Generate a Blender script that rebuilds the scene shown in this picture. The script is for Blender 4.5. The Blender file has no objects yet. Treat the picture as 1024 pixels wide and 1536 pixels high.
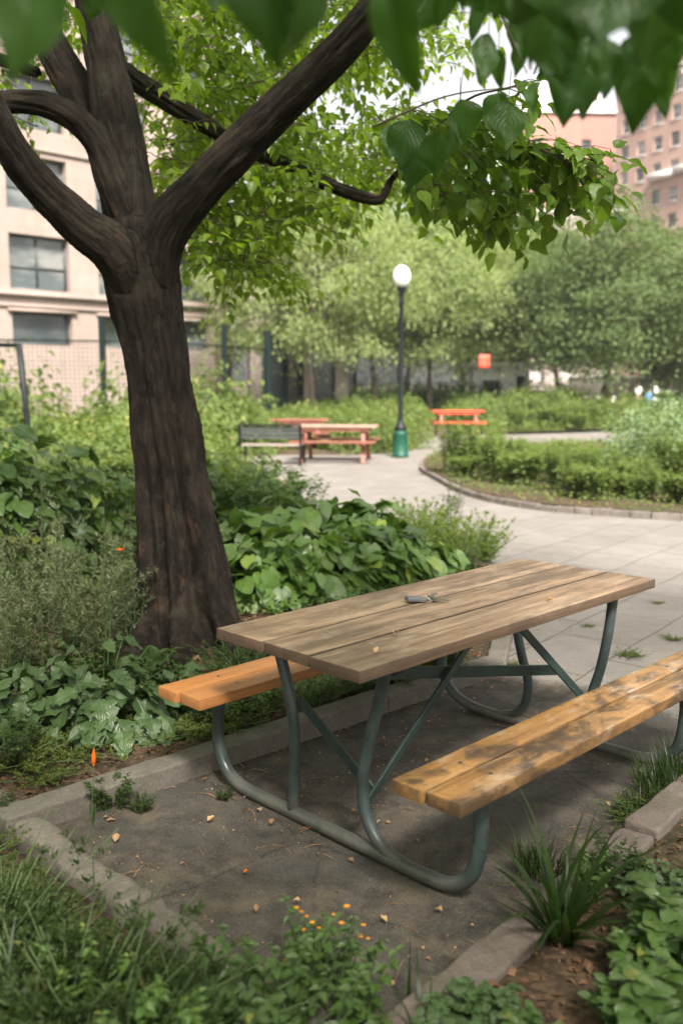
import bpy, bmesh, math, random
import numpy as np
from mathutils import Vector, noise, Matrix
R = np.random.RandomState(7); random.seed(7)
C = bpy.context.scene.collection
PI = math.pi
F, CAMH = 1389.0, 1.6
PITCH = math.atan((768 - 577) / F)
_c, _s = math.cos(PITCH), math.sin(PITCH)

def gnd(px, py, z=0.0):
    """a pixel of the 1024x1536 photo -> the point where its sight line meets height z"""
    X = (px - 512) / F; U = (768 - py) / F
    dy = _c + U * _s; dz = -_s + U * _c
    t = (z - CAMH) / dz
    return X * t, dy * t
def at(px, py, Y):
    X = (px - 512) / F; U = (768 - py) / F
    dy = _c + U * _s; dz = -_s + U * _c; t = Y / dy
    return np.array([X * t, Y, CAMH + dz * t])

# ------------------------------------------------------------------ helpers
def tag(o, label=None, cat=None, group=None, kind=None):
    if label: o['label'] = label
    if cat: o['category'] = cat
    if group: o['group'] = group
    if kind: o['kind'] = kind
    return o
def empty(name, loc=(0, 0, 0), rz=0, sc=1.0):
    o = bpy.data.objects.new(name, None); C.objects.link(o)
    o.location = loc; o.rotation_euler = (0, 0, rz); o.scale = (sc, sc, sc) if not hasattr(sc, '__len__') else sc
    o.empty_display_size = .1
    return o
def link(name, me, mat=None, parent=None):
    o = bpy.data.objects.new(name, me); C.objects.link(o)
    if mat is not None:
        for m in (mat if isinstance(mat, (list, tuple)) else [mat]): me.materials.append(m)
    if parent is not None: o.parent = parent
    return o
def copy_tree(o, parent=None):
    c = o.copy(); C.objects.link(c); c.parent = parent
    for ch in list(o.children): copy_tree(ch, c)
    return c

class QB:
    """collects quads (numpy) with uv and a random value per point; builds ONE mesh"""
    def __init__(s): s.v = []; s.f = []; s.uv = []; s.r = []; s.n = 0
    def add(s, V, Fq, UV=None, r=None):
        V = np.asarray(V, float).reshape(-1, 3); Fq = np.asarray(Fq, int).reshape(-1, 4)
        s.v.append(V); s.f.append(Fq + s.n); k = len(V)
        s.uv.append(np.zeros((k, 2)) if UV is None else np.asarray(UV).reshape(-1, 2))
        s.r.append(np.full(k, .5) if r is None else (np.full(k, r) if np.isscalar(r) else np.asarray(r).reshape(-1)))
        s.n += k
    def leaves(s, tmpl, pos, d, nrm, size, rnd, width=None):
        """tmpl (verts, faces, uv); base point, tip direction, normal, length for each leaf"""
        tv, tf, tu = tmpl; pos = np.asarray(pos, float); n = len(pos)
        if n == 0: return
        d = d / (np.linalg.norm(d, axis=1, keepdims=True) + 1e-9)
        x = np.cross(d, nrm); x /= (np.linalg.norm(x, axis=1, keepdims=True) + 1e-9)
        z = np.cross(x, d)
        size = np.broadcast_to(size, (n,)); w = size if width is None else size * np.broadcast_to(width, (n,))
        V = pos[:, None, :] + (tv[None, :, 0:1] * w[:, None, None]) * x[:, None, :] + (tv[None, :, 1:2] * size[:, None, None]) * d[:, None, :] + (tv[None, :, 2:3] * size[:, None, None]) * z[:, None, :]
        k = len(tv)
        FF = tf[None] + (np.arange(n) * k)[:, None, None]
        s.add(V.reshape(-1, 3), FF.reshape(-1, 4), np.tile(tu, (n, 1)), np.repeat(np.broadcast_to(rnd, (n,)), k))
    def tube(s, pts, rad, sides=6, r=.5, cap=True):
        pts = np.asarray(pts, float); n = len(pts); rad = np.broadcast_to(rad, (n,))
        T = np.gradient(pts, axis=0); T /= (np.linalg.norm(T, axis=1, keepdims=True) + 1e-9)
        up = np.array([0, 0, 1.]) if abs(T[0][2]) < .9 else np.array([1., 0, 0])
        a = np.arange(sides) * 2 * PI / sides
        A = np.cross(T[0], up); A /= np.linalg.norm(A)
        V = []
        for i in range(n):
            A = A - T[i] * np.dot(A, T[i]); A /= (np.linalg.norm(A) + 1e-9); B = np.cross(T[i], A)
            V.append(pts[i] + rad[i] * (np.cos(a)[:, None] * A + np.sin(a)[:, None] * B))
        V = np.array(V).reshape(-1, 3)
        i, j = np.meshgrid(np.arange(n - 1), np.arange(sides), indexing='ij'); j2 = (j + 1) % sides
        Fq = np.stack([i * sides + j, i * sides + j2, (i + 1) * sides + j2, (i + 1) * sides + j], -1).reshape(-1, 4)
        UV = np.stack([np.tile(a / (2 * PI), n), np.repeat(np.linspace(0, 1, n), sides)], -1)
        if cap:
            extra = []
            for k, off in ((0, 0), (n - 1, (n - 1) * sides)):
                for q in range(1, sides - 1, 2):
                    extra.append([off, off + q, off + q + 1, off + min(q + 2, sides - 1)])
            Fq = np.vstack([Fq, np.array([e for e in extra if len(set(e)) == 4] or np.zeros((0, 4), int))])
        s.add(V, Fq, UV, r)
    def box(s, c, size, rz=0, r=.5):
        x, y, z = np.array(size) / 2
        V = np.array([[i * x, j * y, k * z] for k in (-1, 1) for j in (-1, 1) for i in (-1, 1)])
        cs, sn = math.cos(rz), math.sin(rz)
        V = V @ np.array([[cs, sn, 0], [-sn, cs, 0], [0, 0, 1]]) + np.array(c)
        s.add(V, [[0, 2, 3, 1], [4, 5, 7, 6], [0, 1, 5, 4], [2, 6, 7, 3], [0, 4, 6, 2], [1, 3, 7, 5]], None, r)
    def mesh(s, name='m', smooth=True):
        me = bpy.data.meshes.new(name)
        V = np.vstack(s.v); Fq = np.vstack(s.f); UV = np.vstack(s.uv); r = np.concatenate(s.r)
        me.vertices.add(len(V)); me.vertices.foreach_set('co', V.astype(np.float32).ravel())
        me.loops.add(len(Fq) * 4); me.loops.foreach_set('vertex_index', Fq.astype(np.int32).ravel())
        me.polygons.add(len(Fq)); me.polygons.foreach_set('loop_start', (np.arange(len(Fq)) * 4).astype(np.int32))
        u = me.uv_layers.new(name='UVMap'); u.data.foreach_set('uv', UV[Fq.ravel()].astype(np.float32).ravel())
        at_ = me.attributes.new('rnd', 'FLOAT', 'POINT'); at_.data.foreach_set('value', r.astype(np.float32))
        me.update(calc_edges=True)
        if smooth: me.polygons.foreach_set('use_smooth', np.ones(len(Fq), bool))
        return me

def bm_obj(name, bm, mat, parent=None, smooth=False):
    me = bpy.data.meshes.new(name); bm.to_mesh(me); bm.free()
    if smooth: me.polygons.foreach_set('use_smooth', [True] * len(me.polygons))
    return link(name, me, mat, parent)
def bm_box(bm, c, size, bev=0.0, seg=2, rot=None, cuts=0, jit=0.0, seed=0):
    b = bmesh.new(); bmesh.ops.create_cube(b, size=1.0)
    for v in b.verts: v.co = Vector((v.co.x * size[0], v.co.y * size[1], v.co.z * size[2]))
    if bev: bmesh.ops.bevel(b, geom=list(b.edges), offset=bev, segments=seg, profile=.6, affect='EDGES')
    if cuts:
        L = max(range(3), key=lambda i: size[i])
        for k in range(1, cuts):
            p = [0, 0, 0]; p[L] = -size[L] / 2 + size[L] * k / cuts; nn = [0, 0, 0]; nn[L] = 1
            bmesh.ops.bisect_plane(b, geom=list(b.verts) + list(b.edges) + list(b.faces), plane_co=p, plane_no=nn)
    if jit:
        for v in b.verts:
            q = v.co * 9 + Vector((seed * 3.1, seed * 1.7, 0)); v.co += noise.noise_vector(q) * jit + noise.noise_vector(q * 5) * jit * .4
    M = Matrix.Translation(c) @ (rot.to_4x4() if rot is not None else Matrix.Identity(4))
    b.transform(M)
    me = bpy.data.meshes.new('t'); b.to_mesh(me); b.free(); bm.from_mesh(me); bpy.data.meshes.remove(me)

# ------------------------------------------------------------------ materials
def new_mat(name):
    m = bpy.data.materials.new(name); m.use_nodes = True; nt = m.node_tree; nt.nodes.clear()
    out = nt.nodes.new('ShaderNodeOutputMaterial')
    return m, nt, out
class NT:
    def __init__(s, nt): s.nt = nt
    def n(s, t, ins=None, **kw):
        nd = s.nt.nodes.new(t)
        for k, v in kw.items(): setattr(nd, k, v)
        for k, v in (ins or {}).items():
            if hasattr(v, 'is_linked') or isinstance(v, bpy.types.NodeSocket): s.nt.links.new(v, nd.inputs[k])
            else: nd.inputs[k].default_value = v
        return nd
    def noise(s, co, scale, detail=4, rough=.55, dist=0.0, out='Fac'):
        return s.n('ShaderNodeTexNoise', {'Vector': co, 'Scale': scale, 'Detail': detail, 'Roughness': rough, 'Distortion': dist}).outputs[out]
    def ramp(s, fac, stops, interp='LINEAR'):
        r = s.n('ShaderNodeValToRGB', {'Fac': fac}); cr = r.color_ramp; cr.interpolation = interp
        while len(cr.elements) < len(stops): cr.elements.new(.5)
        for e, (p, c) in zip(cr.elements, stops): e.position = p; e.color = (c, c, c, 1) if not hasattr(c, '__len__') else (*c[:3], 1)
        return r.outputs['Color']
    def mix(s, fac, a, b, blend='MIX'):
        m = s.n('ShaderNodeMix', data_type='RGBA', blend_type=blend)
        for k, v in ((0, fac), (6, a), (7, b)):
            if isinstance(v, bpy.types.NodeSocket): s.nt.links.new(v, m.inputs[k])
            else: m.inputs[k].default_value = v if k == 0 else (*v[:3], 1)
        return m.outputs[2]
    def math(s, op, a, b=0.0, c=0.0, clamp=False):
        m = s.n('ShaderNodeMath', operation=op, use_clamp=clamp)
        for i, v in enumerate((a, b, c)):
            if isinstance(v, bpy.types.NodeSocket): s.nt.links.new(v, m.inputs[i])
            else: m.inputs[i].default_value = v
        return m.outputs[0]
    def map(s, co, scale=(1, 1, 1), loc=(0, 0, 0), rot=(0, 0, 0)):
        return s.n('ShaderNodeMapping', {'Vector': co, 'Scale': scale, 'Location': loc, 'Rotation': rot}).outputs[0]
    def co(s, k='Object'): return s.n('ShaderNodeTexCoord').outputs[k]
    def pos(s): return s.n('ShaderNodeNewGeometry').outputs['Position']
    def attr(s, name, out='Fac'): return s.n('ShaderNodeAttribute', attribute_name=name).outputs[out]
    def bump(s, h, st=.5, dist=.01, nrm=None):
        i = {'Height': h, 'Strength': st, 'Distance': dist}
        if nrm is not None: i['Normal'] = nrm
        return s.n('ShaderNodeBump', i).outputs[0]
    def bsdf(s, out, col, rough=.7, bump=None, spec=.5, metal=0.0, extra=None):
        i = {'Roughness': rough, 'Specular IOR Level': spec, 'Metallic': metal}
        i['Base Color'] = col if isinstance(col, bpy.types.NodeSocket) else (*col[:3], 1)
        if bump is not None: i['Normal'] = bump
        i.update(extra or {})
        b = s.n('ShaderNodeBsdfPrincipled', i)
        s.nt.links.new(b.outputs[0], out.inputs[0]); return b

def leaf_mat(name, a, b, trans=.35, rough=.5, vein=0.0, tip=None, tcol=1.9, spec=.4):
    m, nt, out = new_mat(name); N = NT(nt)
    r = N.attr('rnd')
    col = N.ramp(r, [(0, a), (1, b)]) if tip is None else N.ramp(r, [(0, a), (.8, b), (.93, b), (1, tip)])
    big = N.noise(N.pos(), 3.0, 2)
    col = N.mix(N.ramp(big, [(.35, 0.0), (.65, .35)]), col, (b[0] * 1.25, b[1] * 1.15, b[2] * .9))
    nrm = None
    if vein:
        uv = N.n('ShaderNodeSeparateXYZ', {0: N.co('UV')})
        ax = N.math('ABSOLUTE', N.math('SUBTRACT', uv.outputs[0], .5))
        mid = N.math('SUBTRACT', 1.0, N.math('MULTIPLY', ax, 34.0), clamp=True)
        ph = N.math('FRACT', N.math('SUBTRACT', N.math('MULTIPLY', uv.outputs[1], 7.0), N.math('MULTIPLY', ax, 8.5)))
        side = N.math('SUBTRACT', 1.0, N.math('MULTIPLY', N.math('ABSOLUTE', N.math('SUBTRACT', ph, .5)), 9.0), clamp=True)
        v = N.math('MAXIMUM', mid, N.math('MULTIPLY', side, .6))
        col = N.mix(N.math('MULTIPLY', v, vein), col, (min(1, b[0] * 2.2 + .04), min(1, b[1] * 1.8 + .04), b[2] * 2 + .02))
        puff = N.math('ABSOLUTE', N.math('SUBTRACT', ph, .5))
        nrm = N.bump(N.math('SUBTRACT', 1.0, N.math('ADD', v, puff)), .5, .004)
    blot = N.noise(N.pos(), 60.0, 3)
    col = N.mix(N.ramp(blot, [(.4, 0.0), (.8, .3)]), col, (a[0] * .7, a[1] * .7, a[2] * .6))
    i = {'Base Color': col, 'Roughness': rough, 'Specular IOR Level': spec}
    if nrm is not None: i['Normal'] = nrm
    p = N.n('ShaderNodeBsdfPrincipled', i)
    tc = N.mix(1.0, col, (tcol, tcol * 1.05, tcol * .45), 'MULTIPLY')
    t = N.n('ShaderNodeBsdfTranslucent', {'Color': tc})
    mx = N.n('ShaderNodeMixShader', {0: trans}); nt.links.new(p.outputs[0], mx.inputs[1]); nt.links.new(t.outputs[0], mx.inputs[2])
    nt.links.new(mx.outputs[0], out.inputs[0])
    return m
def plain(name, col, rough=.6, metal=0.0, spec=.5, var=.15, scale=8.0, bump=0.0, bd=.003):
    m, nt, out = new_mat(name); N = NT(nt); co = N.co()
    n1 = N.noise(co, scale, 5, .6)
    c = N.mix(N.ramp(n1, [(.3, 0.0), (.7, 1.0)]), tuple(x * (1 - var) for x in col), tuple(min(1, x * (1 + var)) for x in col))
    N.bsdf(out, c, rough, N.bump(N.noise(co, scale * 6, 4), bump, bd) if bump else None, spec, metal)
    return m

def M_ground():
    m, nt, out = new_mat('soil'); N = NT(nt); p = N.pos()
    big = N.noise(p, 1.3, 4); med = N.noise(p, 14, 6, .65); fine = N.noise(p, 90, 5, .7)
    vor = N.n('ShaderNodeTexVoronoi', {'Vector': p, 'Scale': 55.0}).outputs['Color']
    vs = N.n('ShaderNodeSeparateColor', {0: vor}).outputs[0]
    c = N.ramp(med, [(.3, (.022, .015, .010)), (.5, (.06, .04, .027)), (.72, (.11, .075, .05))])
    c = N.mix(N.math('MULTIPLY', N.ramp(vs, [(.55, 0.0), (.75, 1.0)]), .55), c, (.15, .095, .06))
    c = N.mix(N.ramp(big, [(.5, 0.0), (.68, .55)]), c, (.045, .07, .022))
    h = N.math('ADD', N.math('MULTIPLY', med, .5), N.math('ADD', N.math('MULTIPLY', fine, .3), N.math('MULTIPLY', vs, .25)))
    N.bsdf(out, c, .95, N.bump(h, .9, .02), .2)
    return m
def M_pave():
    m, nt, out = new_mat('pavement'); N = NT(nt); p = N.pos()
    # slabs laid square to the table, joints as a brick pattern
    q = N.map(N.n('ShaderNodeVectorMath', {0: p, 1: N.n('ShaderNodeVectorMath', {0: N.noise(p, 1.3, 2, .5, out='Color'), 1: (.10, .10, .0)}, operation='MULTIPLY').outputs[0]}, operation='ADD').outputs[0], rot=(0, 0, math.radians(-52)))
    br = N.n('ShaderNodeTexBrick', {'Vector': q, 'Scale': 1.0, 'Mortar Size': .011, 'Mortar Smooth': .6, 'Bias': 0.0, 'Brick Width': .74, 'Row Height': .5,
                                    'Color1': (.178, .160, .146, 1), 'Color2': (.215, .195, .179, 1), 'Mortar': (.135, .12, .105, 1)})
    wob = N.noise(p, 1.7, 5, .6); gr = N.noise(p, 220, 3, .7); st = N.noise(p, 6, 6, .65)
    slab = N.mix(N.ramp(st, [(.35, 0.0), (.7, .45)]), br.outputs[0], (.135, .118, .104))
    slab = N.mix(N.ramp(wob, [(.45, 0.0), (.65, .4)]), slab, (.245, .225, .205))
    slab = N.mix(N.ramp(N.noise(p, 28, 6, .75), [(.45, 0.0), (.7, .4)]), slab, (.12, .108, .097))
    slab = N.mix(N.ramp(N.noise(N.map(p, loc=(9, 4, 0)), .8, 6, .7), [(.5, 0.0), (.6, .35)]), slab, (.14, .122, .105))
    # trodden dark earth and old asphalt under the table; attribute 'dirt' was set per vertex from the pad's plan
    d = N.math('ADD', N.attr('dirt'), N.math('MULTIPLY', N.math('SUBTRACT', N.noise(p, 3.5, 6, .65), .5), 1.0))
    dm = N.ramp(d, [(.38, 0.0), (.62, 1.0)])
    asp = N.ramp(N.noise(p, 9, 8, .75), [(.34, (.030, .025, .021)), (.5, (.068, .057, .048)), (.66, (.118, .10, .083))])
    asp = N.mix(N.ramp(N.noise(p, 1.6, 4), [(.45, 0.0), (.62, .7)]), asp, (.062, .058, .054))
    vg = N.n('ShaderNodeTexVoronoi', {'Vector': p, 'Scale': 140.0}).outputs['Distance']
    asp = N.mix(N.ramp(vg, [(.12, .7), (.3, 0.0)]), asp, (.22, .19, .16))
    ck = N.n('ShaderNodeTexVoronoi', {'Vector': N.mix(.12, p, N.noise(p, 4, 4, .6, out='Color')), 'Scale': 1.1}, feature='DISTANCE_TO_EDGE').outputs['Distance']
    asp = N.mix(N.ramp(ck, [(.0, .7), (.006, 0.0)]), asp, (.02, .017, .014))
    sandy = N.ramp(N.noise(N.map(p, scale=(1, 1, 1), loc=(3, 1, 0)), 4.5, 5, .65), [(.52, 0.0), (.68, .8)])
    asp = N.mix(sandy, asp, (.145, .115, .085))
    v3 = N.n('ShaderNodeTexVoronoi', {'Vector': p, 'Scale': 70.0}).outputs['Distance']
    asp = N.mix(N.ramp(v3, [(.05, .8), (.13, 0.0)]), asp, (.26, .22, .18))
    asp = N.mix(N.ramp(N.noise(p, 130, 3, .7), [(.5, 0.0), (.62, .6)]), asp, (.03, .026, .022))
    c = N.mix(dm, slab, asp)
    jb = N.math('MULTIPLY', N.math('SUBTRACT', 1.0, br.outputs[1]), N.math('SUBTRACT', 1.0, dm))
    h = N.math('ADD', jb, N.math('ADD', N.math('MULTIPLY', gr, .25), N.math('MULTIPLY', N.noise(p, 30, 6, .7), .45)))
    N.bsdf(out, c, N.ramp(st, [(.3, .62), (.7, .9)]), N.bump(h, .8, .012), .35)
    return m
def M_stone(name, a, b, moss=.3):
    m, nt, out = new_mat(name); N = NT(nt); p = N.pos()
    n1 = N.noise(p, 7, 7, .68); n2 = N.noise(p, 80, 4, .7)
    c = N.ramp(n1, [(.3, a), (.7, b)])
    c = N.mix(N.ramp(n2, [(.42, 0.0), (.7, .5)]), c, tuple(x * .55 for x in a))
    c = N.mix(N.ramp(N.noise(p, 3.3, 4), [(.52, 0.0), (.66, moss)]), c, (.06, .075, .03))
    N.bsdf(out, c, .88, N.bump(N.math('ADD', n1, N.math('MULTIPLY', n2, .5)), .8, .012), .3)
    return m
def M_wood(name, dark, mid, light, stain, stain_amt=.5, peel=None, rough=(.45, .75), rep=1.0, peel_amt=.8, gc=.14, crack=.6, iso=1.0, edge=0.0):
    """grain runs along local X"""
    m, nt, out = new_mat(name); N = NT(nt); co = N.co()
    bd = N.attr('rnd')
    off = N.n('ShaderNodeCombineXYZ', {0: N.math('MULTIPLY', bd, 37.0), 1: N.math('MULTIPLY', bd, 11.0), 2: 0.0}).outputs[0]
    cc = N.n('ShaderNodeVectorMath', {0: co, 1: off}, operation='ADD').outputs[0]
    g1 = N.noise(N.map(cc, scale=(1.4, 26 * rep, 26)), 1.0, 8, .62, .6)
    g2 = N.noise(N.map(cc, scale=(5, 190 * rep, 190)), 1.0, 4, .7)
    g3 = N.noise(N.map(cc, scale=(1.1, 9, 9)), 1.0, 5, .6, .8)
    c = N.ramp(g1, [(.5 - gc, dark), (.5, mid), (.5 + gc, light)])
    c = N.mix(N.ramp(g3, [(.42, 0.0), (.7, .45)]), c, light)
    c = N.mix(N.ramp(g2, [(.50, 0.0), (.66, crack)]), c, tuple(x * .45 for x in dark))
    crk = N.noise(N.map(cc, scale=(1.3, 75 * rep, 75), loc=(2, 5, 1)), 1.0, 3, .5)
    c = N.mix(N.ramp(crk, [(.70, 0.0), (.73, crack)]), c, (.02, .014, .01))
    s = N.noise(N.map(cc, scale=(2.2 + 3 * (iso - 1), 6, 6), loc=(4, 2, 0)), 1.0, 8, .7, .4)
    c = N.mix(N.math('MULTIPLY', N.ramp(s, [(.47, 0.0), (.58, 1.0)]), stain_amt), c, stain)
    if peel is not None:
        pl = N.ramp(N.noise(N.map(cc, scale=(4.5, 11, 11), loc=(1, 7, 0)), 1.0, 9, .72, .3), [(.52, 0.0), (.66, 1.0)])
        c = N.mix(N.math('MULTIPLY', pl, peel_amt), c, peel)
    spk = N.noise(cc, 60, 3, .6)
    c = N.mix(N.ramp(spk, [(.66, 0.0), (.74, .5)]), c, tuple(x * .3 for x in dark))
    if edge:   # faces not turned upward mix towards the dark grain tone
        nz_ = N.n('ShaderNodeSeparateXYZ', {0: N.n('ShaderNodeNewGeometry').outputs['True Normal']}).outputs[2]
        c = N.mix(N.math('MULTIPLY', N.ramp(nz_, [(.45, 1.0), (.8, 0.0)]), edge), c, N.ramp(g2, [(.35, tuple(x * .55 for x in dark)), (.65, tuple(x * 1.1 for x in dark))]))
    h = N.math('ADD', N.math('MULTIPLY', g1, .6), N.math('MULTIPLY', g2, .6))
    N.bsdf(out, c, N.ramp(s, [(.3, rough[0]), (.7, rough[1])]), N.bump(h, .7, .004), .45)
    return m
def M_bark():
    m, nt, out = new_mat('bark'); N = NT(nt)
    co = N.attr('barkco', 'Vector')
    r1 = N.noise(N.map(co, scale=(1, 1, .2)), 34, 9, .72, .25)
    r2 = N.noise(N.map(co, scale=(1, 1, .3)), 90, 5, .7)
    r3 = N.noise(co, 3.0, 5, .6)
    c = N.ramp(r1, [(.34, (.0055, .0044, .0036)), (.5, (.0165, .0122, .0096)), (.70, (.046, .036, .028))])
    c = N.mix(N.ramp(r3, [(.5, 0.0), (.68, .45)]), c, (.055, .043, .032))
    c = N.mix(N.ramp(N.noise(co, 7.0, 5, .7), [(.58, 0.0), (.7, .5)]), c, (.048, .054, .034))
    c = N.mix(N.ramp(N.noise(N.map(co, scale=(1, 1, .3), loc=(5, 0, 0)), 9.0, 5, .7), [(.60, 0.0), (.72, .6)]), c, (.115, .062, .038))
    N.bsdf(out, c, .93, N.bump(N.math('ADD', r1, N.math('MULTIPLY', r2, .4)), 1.0, .02), .2)
    return m
def M_facade(name, a, b, brick=False):
    m, nt, out = new_mat(name); N = NT(nt); p = N.co()
    n1 = N.noise(p, .5, 5, .6); n2 = N.noise(N.map(p, scale=(3, 3, .4)), 1.2, 5, .65)
    c = N.mix(N.ramp(n1, [(.3, 0.0), (.7, 1.0)]), a, b)
    c = N.mix(N.ramp(n2, [(.5, 0.0), (.75, .35)]), c, tuple(x * .62 for x in a))
    br = N.n('ShaderNodeTexBrick', {'Vector': N.n('ShaderNodeCombineXYZ', {0: N.n('ShaderNodeSeparateXYZ', {0: p}).outputs[0], 1: N.n('ShaderNodeSeparateXYZ', {0: p}).outputs[2], 2: 0.0}).outputs[0],
        'Scale': 1.0, 'Mortar Size': .012 if brick else .01, 'Brick Width': .23 if brick else 1.2, 'Row Height': .08 if brick else .6,
        'Color1': (.9, .9, .9, 1), 'Color2': (1, 1, 1, 1), 'Mortar': (.7, .7, .7, 1)})
    c = N.mix(.8, c, br.outputs[0], 'MULTIPLY')
    N.bsdf(out, c, .85, N.bump(N.noise(p, 9, 4), .3, .01), .25)
    return m
def M_glass(name, a, b):
    m, nt, out = new_mat(name); N = NT(nt); p = N.co()
    n1 = N.noise(N.map(p, scale=(.5, .5, 1.1)), .9, 3)
    c = N.ramp(n1, [(.42, a), (.58, b)])
    N.bsdf(out, c, .12, N.bump(N.noise(p, 1.2, 2), .15, .02), .7)
    return m

mSoil = M_ground(); mPave = M_pave()
mKerb = M_stone('kerb_stone', (.115, .098, .085), (.215, .185, .16), .2); mKerb2 = M_stone('kerb_concrete', (.105, .09, .076), (.185, .165, .143), .2)
mKerbRed = M_stone('kerb_pinkish', (.115, .088, .078), (.205, .165, .148), .25)
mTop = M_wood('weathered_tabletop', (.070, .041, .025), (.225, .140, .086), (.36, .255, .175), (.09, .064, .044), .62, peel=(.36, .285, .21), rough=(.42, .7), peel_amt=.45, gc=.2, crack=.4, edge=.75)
mSeatA = M_wood('orange_stained_seat', (.22, .08, .025), (.38, .155, .048), (.46, .21, .075), (.22, .10, .04), .3, rough=(.32, .5), gc=.3, crack=.18)
mSeatB = M_wood('worn_varnished_seat', (.10, .056, .03), (.31, .158, .056), (.41, .235, .10), (.050, .037, .028), .85, peel=(.45, .35, .25), rough=(.22, .45), peel_amt=.7, gc=.26, crack=.3, iso=1.8, edge=.35)
mEdge = M_wood('old_fence_wood', (.10, .07, .045), (.2, .14, .09), (.3, .22, .15), (.1, .08, .06), .5)
def M_paint(name, col):
    m, nt, out = new_mat(name); N = NT(nt); co = N.co(); n1 = N.noise(co, 9, 6, .65); n2 = N.noise(co, 46, 6, .75)
    c = N.mix(N.ramp(n1, [(.35, 0.0), (.7, 1.0)]), tuple(x * .7 for x in col), tuple(x * 1.35 for x in col))
    z = N.n('ShaderNodeSeparateXYZ', {0: co}).outputs[2]
    c = N.mix(N.math('MULTIPLY', N.math('SUBTRACT', 1.0, N.math('MULTIPLY', z, 9.0), clamp=True), N.ramp(n1, [(.35, .2), (.6, .9)])), c, (.15, .125, .10))
    c = N.mix(N.ramp(n2, [(.66, 0.0), (.70, .8)]), c, (.22, .23, .22))
    c = N.mix(N.ramp(N.noise(N.map(co, loc=(3, 3, 3)), 24, 6, .75), [(.68, 0.0), (.72, .85)]), c, (.13, .055, .028))
    N.bsdf(out, c, N.ramp(n1, [(.3, .3), (.7, .55)]), N.bump(n2, .35, .002), .5, .15)
    return m
mFrame = M_paint('green_grey_painted_steel', (.044, .060, .058)) #('green_grey_painted_steel', (.072, .092, .088), .38, .25, .5, .22, 14, .35, .002)
mFrameD = plain('dark_green_painted_steel', (.028, .045, .040), .42, .2, .5, .2, 14, .3, .002)
mSteel = plain('galvanised_bolt', (.3, .3, .3), .4, .8)
mBlack = plain('black_enamel', (.009, .011, .012), .5, 0, .25)
mBark = M_bark()
mFence = plain('dark_green_fence', (.004, .009, .008), .8, 0, .1)
mGreenBase = plain('green_lamp_base', (.008, .06, .035), .45, 0, .3)
def leafm(*a, **k): return leaf_mat(*a, **k)
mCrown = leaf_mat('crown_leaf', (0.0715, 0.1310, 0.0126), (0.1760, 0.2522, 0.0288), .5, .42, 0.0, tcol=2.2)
mNear = leaf_mat('near_leaf', (0.0216, 0.0624, 0.0134), (0.0432, 0.1021, 0.0192), .45, .40, .25, tcol=2.0)  # same tree as the crown; shade on near leaves is in this dark colour
mBough = leaf_mat('bough_leaf', (0.0497, 0.1068, 0.0151), (0.1418, 0.2260, 0.0302), .4, .4, 0.0, tcol=2.0)  # darker copy of the crown leaf, with the bough's shade put into the colour
mBroad = leaf_mat('broad_leaf', (0.0353, 0.0780, 0.0186), (0.0706, 0.1300, 0.0292), .22, .34, .35, spec=.7, tip=(.26, .24, .05))
mBroadBlue = leaf_mat('bluegreen_leaf', (0.0363, 0.0737, 0.0240), (0.0653, 0.1157, 0.0372), .2, .38, .35, spec=.6)
mVine = leaf_mat('vine_leaf', (0.0529, 0.1139, 0.0198), (0.1202, 0.2142, 0.0435), .26, .33, .35, tip=(.35, .42, .07), spec=.75)
mFeather = leaf_mat('feathery_leaf', (0.0696, 0.0973, 0.0505), (0.1639, 0.1874, 0.1081), .3, .6)
mBright = leaf_mat('bright_leaf', (0.1020, 0.1615, 0.0283), (0.2040, 0.2745, 0.0606), .4, .5)
mFern = leaf_mat('low_leaf', (0.0151, 0.0337, 0.0065), (0.0387, 0.0674, 0.0126), .32, .55, tip=(.22, .20, .06))
mGrass = leaf_mat('grass_blade', (0.0120, 0.0284, 0.0046), (0.0267, 0.0540, 0.0093), .35, .42, tip=(.24, .19, .08))
mMoss = leaf_mat('groundcover_leaf', (0.0540, 0.0761, 0.0139), (0.1148, 0.1404, 0.0250), .3, .6)
mLocust = leaf_mat('locust_leaf', (0.1348, 0.1775, 0.0752), (0.2604, 0.3108, 0.1612), .45, .8, tcol=2.0, spec=.1)
mDarkTree = leaf_mat('dark_tree_leaf', (0.0707, 0.1089, 0.0454), (0.1332, 0.1789, 0.0778), .35, .8, tcol=1.7, spec=.1)
mHedge = leaf_mat('hedge_leaf', (0.0320, 0.0680, 0.0240), (0.0680, 0.1160, 0.0400), .3, .8, spec=.15)
mMidShrub = leaf_mat('shrub_leaf', (0.0646, 0.1056, 0.0298), (0.1435, 0.1915, 0.0639), .4, .75, spec=.15, tip=(.30, .27, .09))
mStem = plain('green_stem', (.07, .11, .035), .6)
mTwig = plain('twig', (.06, .042, .028), .8)
mOrangeP = leaf_mat('orange_petal', (.75, .13, .01), (.85, .22, .02), .3, .5, tcol=1.1)
mYellowP = leaf_mat('yellow_petal', (.85, .45, .02), (.85, .30, .01), .3, .5, tcol=1.1)
mLitter = leaf_mat('dry_leaf', (.18, .09, .045), (.48, .30, .18), .15, .7)
mMulch = leaf_mat('mulch_chip', (.06, .03, .018), (.22, .12, .07), .05, .85)
mRedWood = plain('faded_red_paint', (.22, .075, .048), .6, var=.3, scale=5)
mRedTop = plain('worn_pinkish_table_wood', (.30, .20, .15), .6, var=.3, scale=4)
mRed = plain('red_paint', (.62, .085, .04), .5, var=.12)

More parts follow.
